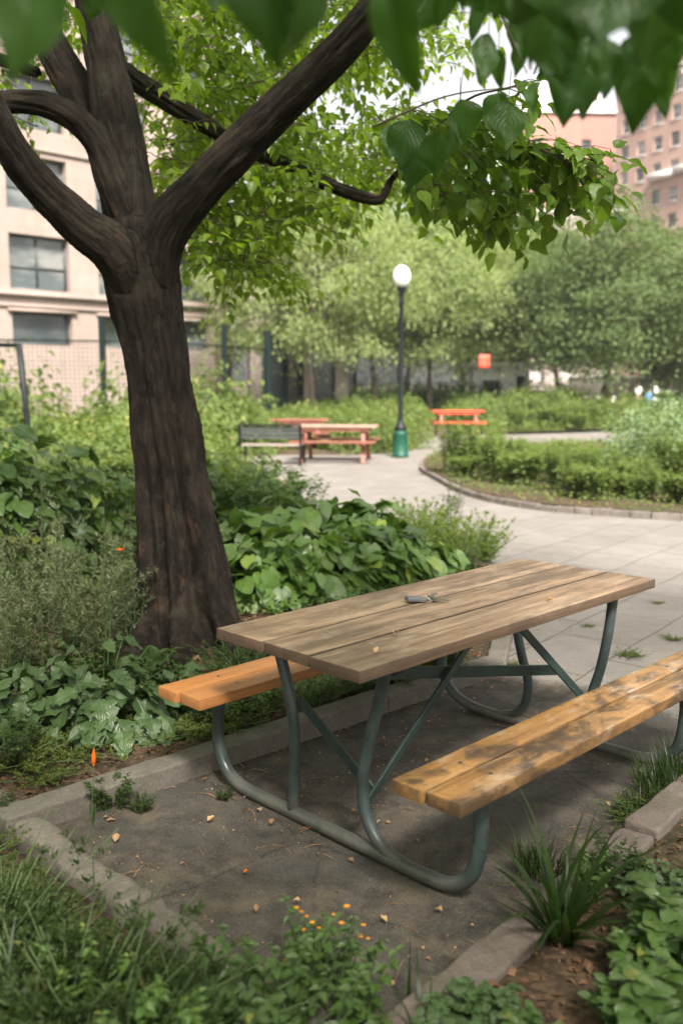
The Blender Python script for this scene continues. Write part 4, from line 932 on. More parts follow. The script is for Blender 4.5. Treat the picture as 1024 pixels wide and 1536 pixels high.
# leaves hanging close to the camera
q = QB(); tw = QB(); R.seed(44)
NEAR = [ # px of the tip, length px, width ratio, Y, lean
    (28, 108, 190, .72, 1.0, .1), (200, 98, 200, .95, 1.05, .12), (325, 26, 100, .6, 1.3, .0), (415, 108, 190, .62, 1.15, -.1), (455, 80, 170, .62, 1.12, .1), (618, 140, 150, .5, 1.35, -.25), (585, 60, 80, .5, 1.9, .1),
    (655, 45, 80, .55, 1.9, .25), (805, 88, 130, .9, 1.6, .1), (775, 55, 110, .75, 1.6, -.2), (900, 80, 170, .95, 1.25, .1), (860, 60, 150, .9, 1.5, -.1), (975, 95, 150, 1.0, 1.4, .1), (1015, 60, 150, .9, 1.35, .0), (930, 50, 140, 1.0, 1.3, .2),
    (845, 187, 120, .72, 1.9, .15), (881, 171, 115, .72, 1.8, -.1), (955, 196, 130, .66, 1.7, -.05), (1001, 183, 72, .40, 1.9, -.3), (797, 172, 50, .58, 2.2, .25), (776, 115, 50, .55, 2.3, .05), (748, 134, 52, .5, 2.3, -.05), (717, 132, 80, .6, 2.2, .2), (712, 60, 80, .6, 2.2, -.1),
    (915, 158, 70, .7, 2.0, -.2), (925, 130, 60, .7, 2.1, .3), (683, 216, 48, 1.0, 2.9, .1), (650, 268, 62, .8, 2.9, .1), (600, 250, 70, .9, 2.9, .2), (622, 290, 60, .9, 3.0, -.1), (755, 222, 66, .95, 2.7, .1), (700, 215, 60, .9, 2.8, -.2), (676, 240, 52, .9, 3.0, .2), (738, 200, 60, .8, 2.8, .2), (580, 240, 50, .8, 3.1, .2),
    (690, 20, 90, .6, 1.8, .2), (740, 25, 80, .7, 1.8, .1), (985, 150, 90, .8, 1.6, .2), (1030, 120, 110, .8, 1.5, 0), (870, 110, 100, .8, 1.7, .2), (835, 120, 110, .8, 1.7, -.2)]
for k in range(44):
    Y = R.uniform(1.5, 2.6); px = R.choice([R.uniform(740, 1060), R.uniform(600, 760), R.uniform(-20, 560)], p=[.72, .18, .10]); hi = 140 if px > 740 else (60 if px > 560 else 35)
    NEAR.append((px, R.uniform(-20, hi), R.uniform(.055, .10) / Y * F, R.uniform(.6, 1.05), Y, R.uniform(-.9, .9)))
for k, (px, py, Lp, wr, Y, lean) in enumerate(NEAR):
    L = Lp / F * Y; tip = at(px, py, Y); d = unit(np.array([-lean, R.uniform(-.25, .25), -1.0])); b0 = tip - d * L
    nr = unit(np.array([R.uniform(-1.1, 1.1), -1.0, R.uniform(-.1, .9)]))
    q.leaves(T_BIG[k % 4], [b0 + d * 0], d[None], nr[None], L, R.rand(), wr * 1.1)
    top = b0 + np.array([R.uniform(-.01, .01), 0, .03 + .02 * Y]); q.tube(smooth_path([b0 + d * .002, b0 + [0, 0, .012], top], 4), .0011, 5, cap=False)
# twigs carrying them, running above the frame
for a_, b_, Y in (((-120, -150), (520, -60), 1.1), ((460, -70), (1150, -90), 1.25), ((640, -40), (1100, 70), 1.9), ((690, -60), (790, 110), 2.25), ((560, 190), (780, 130), 2.9)):
    p0 = at(*a_, Y * 1.0); p1 = at(*b_, Y * 1.02); mid = (p0 + p1) / 2 + [0, 0, .03]; tw = QB(); tw.tube(smooth_path([p0, mid, p1], 8), np.linspace(.004, .0015, 17), 5)
    tpart('hanging_twig', tw.mesh(), mTwig)
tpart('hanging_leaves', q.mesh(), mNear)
# connect the near twigs to a limb overhead
q = QB(); P = smooth_path([at(610, -60, 4.65), np.array([.9, 3.6, 3.5]), np.array([1.2, 2.4, 3.1]), np.array([.9, 1.6, 2.5]), np.array([.3, 1.15, 2.22]), at(-120, -150, 1.1)], 7); q.tube(P, np.linspace(.05, .004, len(P)), 8)
P = smooth_path([np.array([1.2, 2.4, 3.1]), np.array([1.3, 2.1, 2.6]), at(1100, 70, 1.94)], 6); q.tube(P, np.linspace(.012, .003, len(P)), 6)
tpart('overhead_limb', q.mesh(), mTwig)

# ------------------------------------------------------------------ street lamp
LX, LY = gnd(600, 686)
lamp = empty('street_lamp', (LX, LY, 0)); tag(lamp, 'black park lamp post with white globe and green base beside the path', 'street lamp')
def lathe(name, prof, mat, parent, seg=24):
    q = QB(); a = np.arange(seg) * 2 * PI / seg; V = []
    for z, r in prof: V.append(np.stack([np.cos(a) * r, np.sin(a) * r, np.full(seg, z)], -1))
    V = np.array(V).reshape(-1, 3); i, j = np.meshgrid(np.arange(len(prof) - 1), np.arange(seg), indexing='ij'); j2 = (j + 1) % seg
    q.add(V, np.stack([i * seg + j, i * seg + j2, (i + 1) * seg + j2, (i + 1) * seg + j], -1).reshape(-1, 4)); return link(name, q.mesh(), mat, parent)
mGlobe, nt, out = new_mat('milk_glass'); N = NT(nt); N.bsdf(out, (.82, .82, .78), .25, None, .5, 0, {'Subsurface Weight': .5, 'Subsurface Radius': (.1, .1, .1)})
lathe('base', [(0, .0), (0, .185), (.06, .185), (.07, .175), (.50, .165), (.53, .175), (.56, .155), (.60, .12)], mGreenBase, lamp)
lathe('post', [(.595, .13), (.64, .15), (.70, .11), (.78, .07), (.85, .058), (2.2, .052), (3.3, .046), (3.36, .065), (3.44, .05), (3.55, .06), (3.66, .10), (3.70, .115), (3.72, .08), (3.72, 0)], mBlack, lamp)
lathe('globe', [(3.70, .09), (3.73, .13), (3.80, .175), (3.90, .197), (4.00, .185), (4.08, .145), (4.13, .09), (4.155, .03), (4.16, 0)], mGlobe, lamp)

# ------------------------------------------------------------------ far furniture
def far_table(name, label, loc, rz, L, W, top_m, seat_m, leg_m, Ht=.76):
    t = empty(name, loc, rz); tag(t, label, 'picnic table')
    for k in range(4):
        pass
    bm = bmesh.new()
    for k in range(4): bm_box(bm, (0, -W / 2 + (k + .5) * W / 4, Ht - .02), (L, W / 4 - .012, .04), .004, 1)
    bm_obj('tabletop', bm, top_m, t)
    for s in (-1, 1):
        bm = bmesh.new()
        for k in range(2): bm_box(bm, (0, s * (W / 2 + .22) + (k - .5) * .13, .44), (L, .118, .04), .004, 1)
        bm_obj('bench_seat', bm, seat_m, t)
        bm = bmesh.new(); bm_box(bm, (0, s * (W / 2 - .06), Ht - .075), (L - .3, .03, .07)); bm_obj('apron', bm, seat_m, t)
    for e in (-1, 1):
        for s in (-1, 1):
            P0, P1 = Vector((e * (L / 2 - .28), s * .22, Ht - .04)), Vector((e * (L / 2 - .24), s * (W / 2 + .24), 0))
            bm = bmesh.new(); d = P1 - P0; bm_box(bm, (P0 + P1) / 2, (d.length, .05, .08), .003, 1, d.to_track_quat('X', 'Y').to_matrix()); bm_obj('leg', bm, leg_m, t)
        bm = bmesh.new(); bm_box(bm, (e * (L / 2 - .30), 0, .38), (.05, W + .6, .08), .003, 1); bm_obj('crossbar', bm, leg_m, t)
    return t
mRust = plain('rust_brown_paint', (.20, .065, .04), .6, var=.3)
x, y = gnd(500, 694); far_table('picnic_table', 'faded red picnic table with pinkish worn top beside the far black bench', (x + .05, y + .35, 0), math.radians(-7), 1.75, .80, mRedTop, mRedWood, mRust)
far_table('picnic_table', 'second faded red picnic table half hidden behind the first far one', (-1.05, 22.9, 0), math.radians(3), 1.45, .7, mRedWood, mRedWood, mRust)
x, y = gnd(684, 654); far_table('picnic_table', 'bright red picnic table right of the lamp post', (x, y, 0), math.radians(4), 1.62, .75, mRed, mRed, mRust, .80)
x, y = gnd(408, 697)
bn = empty('park_bench', (x, y, 0), math.radians(-6)); tag(bn, 'black framed park bench seen from behind, left of the far picnic tables', 'bench')
mDkWood = plain('grey_weathered_slats', (.032, .038, .035), .6, var=.3)
bm = bmesh.new()
for k in range(3): bm_box(bm, (0, -.18 - .012 * k, .565 + k * .085), (1.22, .02, .074), .003, 1, Matrix.Rotation(-.12, 3, 'X'))
bm_obj('backrest', bm, mDkWood, bn)
bm = bmesh.new()
for k in range(4): bm_box(bm, (0, -.10 + k * .11, .40), (1.22, .095, .028), .003, 1)
bm_obj('seat', bm, plain('pale_seat_slats', (.30, .25, .21), .6), bn)
for s in (-1, 1):
    q = QB(); q.tube([(s * .61, -.235, .80), (s * .61, -.17, .45), (s * .61, -.16, .36), (s * .61, -.22, 0)], .024, 8); q.tube([(s * .61, -.2, .385), (s * .61, .30, .385)], .02, 8); q.tube([(s * .61, .28, .39), (s * .61, .33, 0)], .024, 8)
    q.tube([(s * .61, -.19, .60), (s * .61, .1, .62), (s * .61, .28, .60), (s * .61, .30, .4)], .018, 8); link('side_frame', q.mesh(), mBlack, bn)
q = QB(); q.tube([(-.63, -.238, .81), (.63, -.238, .81)], .022, 8); link('top_rail', q.mesh(), mBlack, bn)

# low timber edging seen between the trunk and the black bench
bm = bmesh.new(); bm_box(bm, (0, 0, .08), (2.2, .16, .24), .01, 2, cuts=20, jit=.004); o = bm_obj('timber_edging', bm, mEdge); o.location = (-1.85, 13.6, 0); o.rotation_euler[2] = .1
tag(o, 'low pale timber edging beam between the trunk and the black bench', 'edging')

# ------------------------------------------------------------------ fences
def fence(posts, top, name, label, wire=.16, wtop=None, wr=.006, pr=.04, low=.1, cat='fence'):
    fr = empty(name, (posts[0][0], posts[0][1], 0)); tag(fr, label, cat); o0 = np.array([posts[0][0], posts[0][1], 0])
    for x_, y_ in posts:
        q = QB(); q.tube([np.array([x_, y_, -.1]) - o0, np.array([x_, y_, top]) - o0], pr, 8); link('post', q.mesh(), mFence, fr)
    q = QB(); w = QB()
    for (x0, y0), (x1, y1) in zip(posts[:-1], posts[1:]):
        wt = wtop or top; L = math.hypot(x1 - x0, y1 - y0)
        for z in (low, wt): q.tube([np.array([x0, y0, z]) - o0, np.array([x1, y1, z]) - o0], .022, 5)
        for k in range(1, int(L / wire)):
            f_ = k * wire / L; p = np.array([x0 + (x1 - x0) * f_, y0 + (y1 - y0) * f_, 0]) - o0; w.tube([p + [0, 0, low], p + [0, 0, wt]], wr, 3, cap=False)
        for z in np.arange(low + wire, wt, wire): w.tube([np.array([x0, y0, z]) - o0, np.array([x1, y1, z]) - o0], wr, 3, cap=False)
    link('rail', q.mesh(), mFence, fr); link('wire_mesh', w.mesh(), mFence, fr)
fence([(-12, 22.5), (-9, 23.2), (-6.1, 24), (-4.4, 25.5), (-3.35, 27), (-2.35, 30)], 3.3, 'wire_fence', 'tall dark green wire fence in front of the beige building', .11, 2.7, .004, .085)
fence([(-2.35, 30.02), (-2.1, 35), (-1.73, 40), (-1.3, 44), (-.73, 48), (.86, 60), (4.5, 74)], 3.3, 'wire_fence', 'tall dark wire fence receding beneath the pale green trees', .2, 3.2, .010, .12)
pf = empty('pipe_rail', (-5.2, 14, 0)); tag(pf, 'dark blue black pipe rail with a single post at the left edge', 'railing')
q = QB(); q.tube([(.5, 0, -.1), (.47, 0, 1.2), (.40, 0, 2.2)], .045, 10); link('post', q.mesh(), mBlack, pf)
q = QB(); q.tube([(.40, 0, 2.18), (-.2, 0, 2.2), (-2.5, -.2, 2.22)], .03, 8); link('rail', q.mesh(), mBlack, pf)
q = QB(); q.tube([(.02, 0, 2.2), (.02, 0, 2.33)], .035, 8); link('clamp', q.mesh(), mBlack, pf)

# ------------------------------------------------------------------ buildings
def facade(parent, wname, us, zs, holes, depth, mat, thick=.35):
    """wall in local XZ plane (y=0 front, +y inside); us, zs break lines; holes = set of (i, j) cells left open with reveals"""
    q = QB()
    for i in range(len(us) - 1):
        for j in range(len(zs) - 1):
            u0, u1, z0, z1 = us[i], us[i + 1], zs[j], zs[j + 1]
            if (i, j) in holes:
                d = depth
                q.add([(u0, 0, z0), (u1, 0, z0), (u1, d, z0), (u0, d, z0)], [[0, 1, 2, 3]]); q.add([(u0, 0, z1), (u1, 0, z1), (u1, d, z1), (u0, d, z1)], [[3, 2, 1, 0]])
                q.add([(u0, 0, z0), (u0, d, z0), (u0, d, z1), (u0, 0, z1)], [[0, 1, 2, 3]]); q.add([(u1, 0, z0), (u1, d, z0), (u1, d, z1), (u1, 0, z1)], [[3, 2, 1, 0]])
            else: q.add([(u0, 0, z0), (u1, 0, z0), (u1, 0, z1), (u0, 0, z1)], [[0, 1, 2, 3]])
    return link(wname, q.mesh(smooth=False), mat, parent)
mBeige = M_facade('beige_limestone', (.285, .222, .19), (.35, .285, .252)); mPink = M_facade('pink_brick', (.40, .25, .205), (.46, .31, .255), True); mSalmon = M_facade('salmon_brick', (.34, .165, .13), (.40, .21, .17), True)
mPalePink = M_facade('pale_pink_render', (.34, .265, .245), (.40, .33, .305)); mTrim = plain('pale_trim', (.66, .62, .57), .7, scale=1)
mGlass = M_glass('window_glass', (.03, .042, .045), (.10, .11, .11)); mGlassPale = M_glass('window_glass_blinds', (.07, .085, .088), (.20, .20, .19)); mFrameW = plain('dark_window_frame', (.05, .06, .06), .5)
def window(parent, u0, u1, z0, z1, depth, glass, frame, mull=1, cross=.5, fw=.07, sill=None):
    f = QB(); d = depth - .04
    for (a, b_, c, e) in ((u0, u0 + fw, z0, z1), (u1 - fw, u1, z0, z1), (u0 + fw, u1 - fw, z0, z0 + fw), (u0 + fw, u1 - fw, z1 - fw, z1)):
        f.box(((a + b_) / 2, d, (c + e) / 2), (b_ - a, .07, e - c))
    for k in range(mull): uu = u0 + (u1 - u0) * (k + 1) / (mull + 1); f.box((uu, d - .003, (z0 + z1) / 2), (fw * .8, .06, z1 - z0 - 2 * fw))
    if cross: f.box(((u0 + u1) / 2, d - .006, z0 + (z1 - z0) * cross), (u1 - u0 - 2 * fw, .05, fw * .7))
    w = link('window', f.mesh(smooth=False), frame, parent)
    g = QB(); g.add([(u0, d + .02, z0), (u1, d + .02, z0), (u1, d + .02, z1), (u0, d + .02, z1)], [[0, 1, 2, 3]]); link('pane', g.mesh(smooth=False), glass, w)
    if sill: s_ = QB(); s_.box(((u0 + u1) / 2, -.03, z0 - .06), (u1 - u0 + .2, .14, .10)); link('sill', s_.mesh(smooth=False), sill, w)
    return w
A0 = (-11.06, 30.0); aA = math.atan2(.709, .705)
bd = empty('beige_building', (*A0, 0), aA); tag(bd, 'beige stone building with large dark windows behind the tree on the left', 'building')
cols = [-9.0 + .04, -5.76, -2.56, .64, 3.84, 7.04]; us = [-12]; 
for c_ in cols: us += [c_, c_ + (2.12 if c_ < 7 else 1.5)]
us += [9.3]
rows = [(2.9, 3.95, 'g'), (4.68, 6.42, 'w'), (7.2, 8.9, 'w'), (9.75, 11.4, 'w'), (12.3, 14.0, 'w'), (14.9, 16.6, 'w'), (17.5, 19.1, 'w')]
zs = [0]
for z0, z1, _ in rows: zs += [z0, z1]
zs += [21]
holes = {(1 + 2 * i, 1 + 2 * j) for i in range(len(cols)) for j in range(len(rows))}
facade(bd, 'wall', us, zs, holes, .32, mBeige)
for i in range(len(cols)):
    for j, (z0, z1, kd) in enumerate(rows):
        u0 = cols[i]; u1 = us[2 + 2 * i]
        if u0 < -3 : continue
        window(bd, u0, u1, z0, z1, .32, mGlass if (kd == 'g' or (i + j) % 3 == 0) else mGlassPale, mFrameW, 1 if kd == 'w' else 0, .42 if kd == 'w' else 0, .07)
q = QB(); q.box((-1.3, -.06, 4.5), (21.4, .16, .13)); q.box((-1.3, -.035, 4.13), (21.3, .08, .07)); link('cornice', q.mesh(smooth=False), mBeige, bd)
for j in (1, 2, 3, 4, 5):
    q = QB(); q.box((-1.3, -.03, rows[j][1] + .22), (21.2, .07, .09)); link('cornice', q.mesh(smooth=False), mBeige, bd) if j > 1 else None
for u in (8.95,):
    q = QB(); q.box((u + .12, -.14, 10.4), (.62, .30, 20.8)); link('pilaster', q.mesh(smooth=False), mPalePink, bd)
q = QB(); q.add([(9.3, 0, 0), (9.3, 14, 0), (9.3, 14, 21), (9.3, 0, 21)], [[0, 1, 2, 3]]); q.add([(-12, 0, 21), (9.3, 0, 21), (9.3, 14, 21), (-12, 14, 21)], [[0, 1, 2, 3]])
q.add([(-12, .9, 0), (9.29, .9, 0), (9.29, .9, 20.9), (-12, .9, 20.9)], [[0, 1, 2, 3]]); link('side_wall', q.mesh(smooth=False), mPalePink, bd)
for (u0, w_) in ((.64, 2.12), (3.84, 2.12), (7.04, 1.5)):
    q = QB(); q.box((u0 + w_ / 2, -.05, 4.0), (w_ + .3, .14, .1)); link('lintel', q.mesh(smooth=False), mBeige, bd)
# lower wing to its right
wg = empty('pale_wing', (-3.9, 40.0, 0), .3); tag(wg, 'low pale pink annexe with dark doorways right of the beige building', 'building')
us2 = [0]; c2 = [.5, 2.6]
for c_ in c2: us2 += [c_, c_ + 1.2]
us2 += [4.4]; rw = [(0.4, 3.7), (4.9, 6.5), (7.0, 8.4)]; zs2 = [0]
for z0, z1 in rw: zs2 += [z0, z1]
zs2 += [9.2]
facade(wg, 'wall', us2, zs2, {(1 + 2 * i, 1 + 2 * j) for i in range(len(c2)) for j in range(3)}, .3, mPalePink)
for i, c_ in enumerate(c2):
    for j, (z0, z1) in enumerate(rw): window(wg, c_, c_ + 1.2, z0, z1, .3, mGlass, mFrameW, 0, .5 if j else 0)
q = QB(); q.box((2.2, 6.5, 9.25), (4.7, 13.4, .1)); link('roof', q.mesh(smooth=False), mTrim, wg)
q = QB(); q.add([(4.4, 0, 0), (4.4, 13, 0), (4.4, 13, 9.2), (4.4, 0, 9.2)], [[0, 1, 2, 3]]); q.add([(0, .8, 0), (4.39, .8, 0), (4.39, .8, 9.1), (0, .8, 9.1)], [[0, 1, 2, 3]]); link('side_wall', q.mesh(smooth=False), mPalePink, wg)
# tall pink brick block on the right
C0 = (33.9, 120.0); aC = math.atan2(-.866, .5)
tb = empty('brick_tower', (*C0, 0), aC); tag(tb, 'tall pink brick apartment block with rows of small windows at upper right', 'building')
cu = [1.0 + 2.55 * k for k in range(11)]; us3 = [0]
for c_ in cu: us3 += [c_, c_ + 1.25]
us3 += [30]; rz_ = [(1.5 + 3.05 * k, 3.15 + 3.05 * k) for k in range(12)]; zs3 = [0]
for z0, z1 in rz_: zs3 += [z0, z1]
zs3 += [42]
facade(tb, 'wall', us3, zs3, {(1 + 2 * i, 1 + 2 * j) for i in range(11) for j in range(12)}, .3, mPink)
for i, c_ in enumerate(cu):
    if i > 6: continue
    for j, (z0, z1) in enumerate(rz_):
        if j < 4: continue
        w_ = window(tb, c_, c_ + 1.25, z0, z1, .3, [mGlass, mGlassPale][(i * 3 + j * 5) % 4 == 0], mTrim if (i + j) % 3 else mFrameW, 1 if i % 2 else 0, .5, .09, sill=mTrim)
for (u, z, L_) in ((7.9, 25.9, 3.6), (12.0, 26.1, 4.2), (6.4, 35.6, 2.2)):
    q = QB(); q.box((u, -.5, z), (L_, 1.0, .7)); link('balcony', q.mesh(smooth=False), mTrim, tb)
for k, c_ in enumerate(cu[:6]):
    q = QB(); a = np.linspace(0, PI, 10); P = [(c_ + .62 + .72 * math.cos(t), -.06, 36.75 + .7 * math.sin(t)) for t in a]; q.tube(P, .13, 6); link('arch', q.mesh(), mTrim, tb)
bm = bmesh.new(); vs = [bm.verts.new(p) for p in [(0, 0, 42), (30, 0, 42), (30, 14, 42), (0, 14, 42), (6, 7, 46.5), (24, 7, 46.5)]]
for f in ((0, 1, 5, 4), (1, 2, 5), (2, 3, 4, 5), (3, 0, 4)): bm.faces.new([vs[k] for k in f])
bm_obj('roof', bm, mSalmon, tb)
bm = bmesh.new(); vs = [bm.verts.new(p) for p in [(8.2, -.1, 41.9), (15.5, -.1, 41.9), (11.8, -.1, 47.5), (8.2, 3, 41.9), (15.5, 3, 41.9), (11.8, 3, 47.5)]]
for f in ((0, 1, 2), (5, 4, 3), (0, 2, 5, 3), (2, 1, 4, 5)): bm.faces.new([vs[k] for k in f])
bm_obj('gable', bm, mPink, tb)
q = QB(); q.add([(0, 14, 0), (0, 0, 0), (0, 0, 42), (0, 14, 42)], [[0, 1, 2, 3]]); link('side_wall', q.mesh(smooth=False), mTrim, tb)  # lit corner return: its brightness is put into the pale wall colour
q = QB(); q.box((15, .9 + 6.5, 20.9), (29.9, 13, 41.8)); link('interior_core', q.mesh(smooth=False), mSalmon, tb)
q = QB(); q.box((15, -.15, 37.9), (30.2, .3, .35)); q.box((15, -.15, 41.8), (30.4, .5, .5)); link('cornice', q.mesh(smooth=False), mTrim, tb)
# salmon block beside it
sb = empty('salmon_building', (24.6, 131, 0), .06); tag(sb, 'salmon brick block left of the tall pink one, with a slanting roof ledge', 'building')
cu = [1.2, 4.6, 8.0]; us4 = [0]
for c_ in cu: us4 += [c_, c_ + 1.3]
us4 += [12.6]; rz2 = [(2 + 3.4 * k, 4 + 3.4 * k) for k in range(10)]; zs4 = [0]
for z0, z1 in rz2: zs4 += [z0, z1]
zs4 += [38]
facade(sb, 'wall', us4, zs4, {(1 + 2 * i, 1 + 2 * j) for i in range(3) for j in range(10)}, .3, mSalmon)
for i, c_ in enumerate(cu):
    for j, (z0, z1) in enumerate(rz2):
        if j > 3: window(sb, c_, c_ + 1.3, z0, z1, .3, mGlass, mFrameW, 0, .5, .09, sill=mTrim)
bm = bmesh.new(); vs = [bm.verts.new(p) for p in [(-.4, -.4, 38), (13, -.4, 38), (13, 12, 38), (-.4, 12, 38), (3, 3, 43), (9, 3, 43), (9, 9, 43), (3, 9, 43)]]
for f in ((0, 1, 5, 4), (1, 2, 6, 5), (2, 3, 7, 6), (3, 0, 4, 7), (4, 5, 6, 7)): bm.faces.new([vs[k] for k in f])
bm_obj('roof', bm, mTrim, sb); q = QB(); q.box((9.3, 1.5, 42.5), (1.6, 1.6, 5)); link('chimney', q.mesh(smooth=False), mRedWood, sb)
q = QB(); q.add([(12.6, 0, 0), (12.6, 12, 0), (12.6, 12, 38), (12.6, 0, 38)], [[0, 1, 2, 3]]); q.add([(0, 12, 0), (0, 0, 0), (0, 0, 38), (0, 12, 38)], [[0, 1, 2, 3]]); q.add([(0, .9, 0), (12.59, .9, 0), (12.59, .9, 37.9), (0, .9, 37.9)], [[0, 1, 2, 3]]); link('side_wall', q.mesh(smooth=False), mSalmon, sb)
# pale low building between the trees
lb = empty('pale_building', (18.5, 98, 0), -.05); tag(lb, 'pale pinkish building glimpsed between the trees below the salmon block', 'building')
us5 = [0]; c5 = [1.2 + 3.2 * k for k in range(3)]
for c_ in c5: us5 += [c_, c_ + 1.5]
us5 += [10.0]; zs5 = [0]; r5 = [(2 + 3.3 * k, 4 + 3.3 * k) for k in range(5)]
for z0, z1 in r5: zs5 += [z0, z1]
zs5 += [19]
facade(lb, 'wall', us5, zs5, {(1 + 2 * i, 1 + 2 * j) for i in range(3) for j in range(5)}, .3, mPalePink)
for c_ in c5:
    for z0, z1 in r5[2:]: window(lb, c_, c_ + 1.5, z0, z1, .3, mGlass, mFrameW, 0, .5, .09)
q = QB(); q.add([(0, .9, 0), (10, .9, 0), (10, .9, 18.9), (0, .9, 18.9)], [[0, 1, 2, 3]]); q.box((5, 4.5, 19.15), (10.4, 9.4, .3)); link('roof', q.mesh(smooth=False), mTrim, lb)

# ------------------------------------------------------------------ far wall, kiosk, banner, stone slab, people
wl = empty('low_wall', (20, 70, 0), 0); tag(wl, 'low grey stone wall running behind the seated people on the right', 'wall')
q = QB(); q.box((14, 0, 1.05), (34, .4, 2.1)); link('wall', q.mesh(smooth=False), mKerb2, wl); q = QB(); q.box((14, 0, 2.18), (34.2, .6, .14)); link('coping', q.mesh(smooth=False), mTrim, wl)
kx = (742 - 512) / F * 44
ks = empty('kiosk', (kx, 44, 0), 0, (.72, .72, .96)); tag(ks, 'small white kiosk with flat roof under the far trees', 'kiosk')
mWhite = plain('white_paint', (.72, .72, .70), .6, var=.06)
bm = bmesh.new(); bm_box(bm, (0, 0, 1.25), (3.4, 2.2, 2.5), .01, 1); bm_obj('body', bm, mWhite, ks)
bm = bmesh.new(); bm_box(bm, (0, -.2, 2.62), (4.2, 3.0, .22), .02, 1); bm_obj('roof', bm, mWhite, ks)
q = QB(); q.box((-.5, -1.12, 1.6), (1.1, .06, .55)); link('serving_hatch', q.mesh(smooth=False), mFrameW, ks)
q = QB(); q.box((1.35, -1.115, 1.05), (.5, .05, 2.05)); link('door', q.mesh(smooth=False), mFence, ks)
bx = (723 - 512) / F * 37
bnr = empty('hanging_banner', (bx, 37, 0), 0, (.46, .46, .75)); tag(bnr, 'small bright red banner on a pole above the white kiosk', 'banner')
q = QB(); q.tube([(-.5, 0, 0), (-.5, 0, 3.8)], .05, 8); q.tube([(-.55, 0, 3.72), (.5, 0, 3.72)], .03, 6); link('pole', q.mesh(), mBlack, bnr)
g_ = np.linspace(-.48, .48, 9); h_ = np.linspace(3.02, 3.7, 5); V = np.array([(x_, .05 * math.sin(x_ * 7 + z_ * 2) - .03, z_ - .05 * abs(x_)) for z_ in h_ for x_ in g_]); Fq = [[j * 9 + i, j * 9 + i + 1, (j + 1) * 9 + i + 1, (j + 1) * 9 + i] for j in range(4) for i in range(8)]
q = QB(); q.add(V, Fq); o = link('cloth', q.mesh(), mRed, bnr); sd_ = o.modifiers.new('s', 'SOLIDIFY'); sd_.thickness = .015
sx, sy = gnd(895, 612); bm = bmesh.new(); bm_box(bm, (0, 0, .42), (2.1, .7, .84), .03, 2, cuts=8, jit=.01); o = bm_obj('stone_block', bm, mTrim); o.location = (sx * 60 / sy, 60, 0); tag(o, 'pale stone block standing under the dark tree on the right', 'stone block')

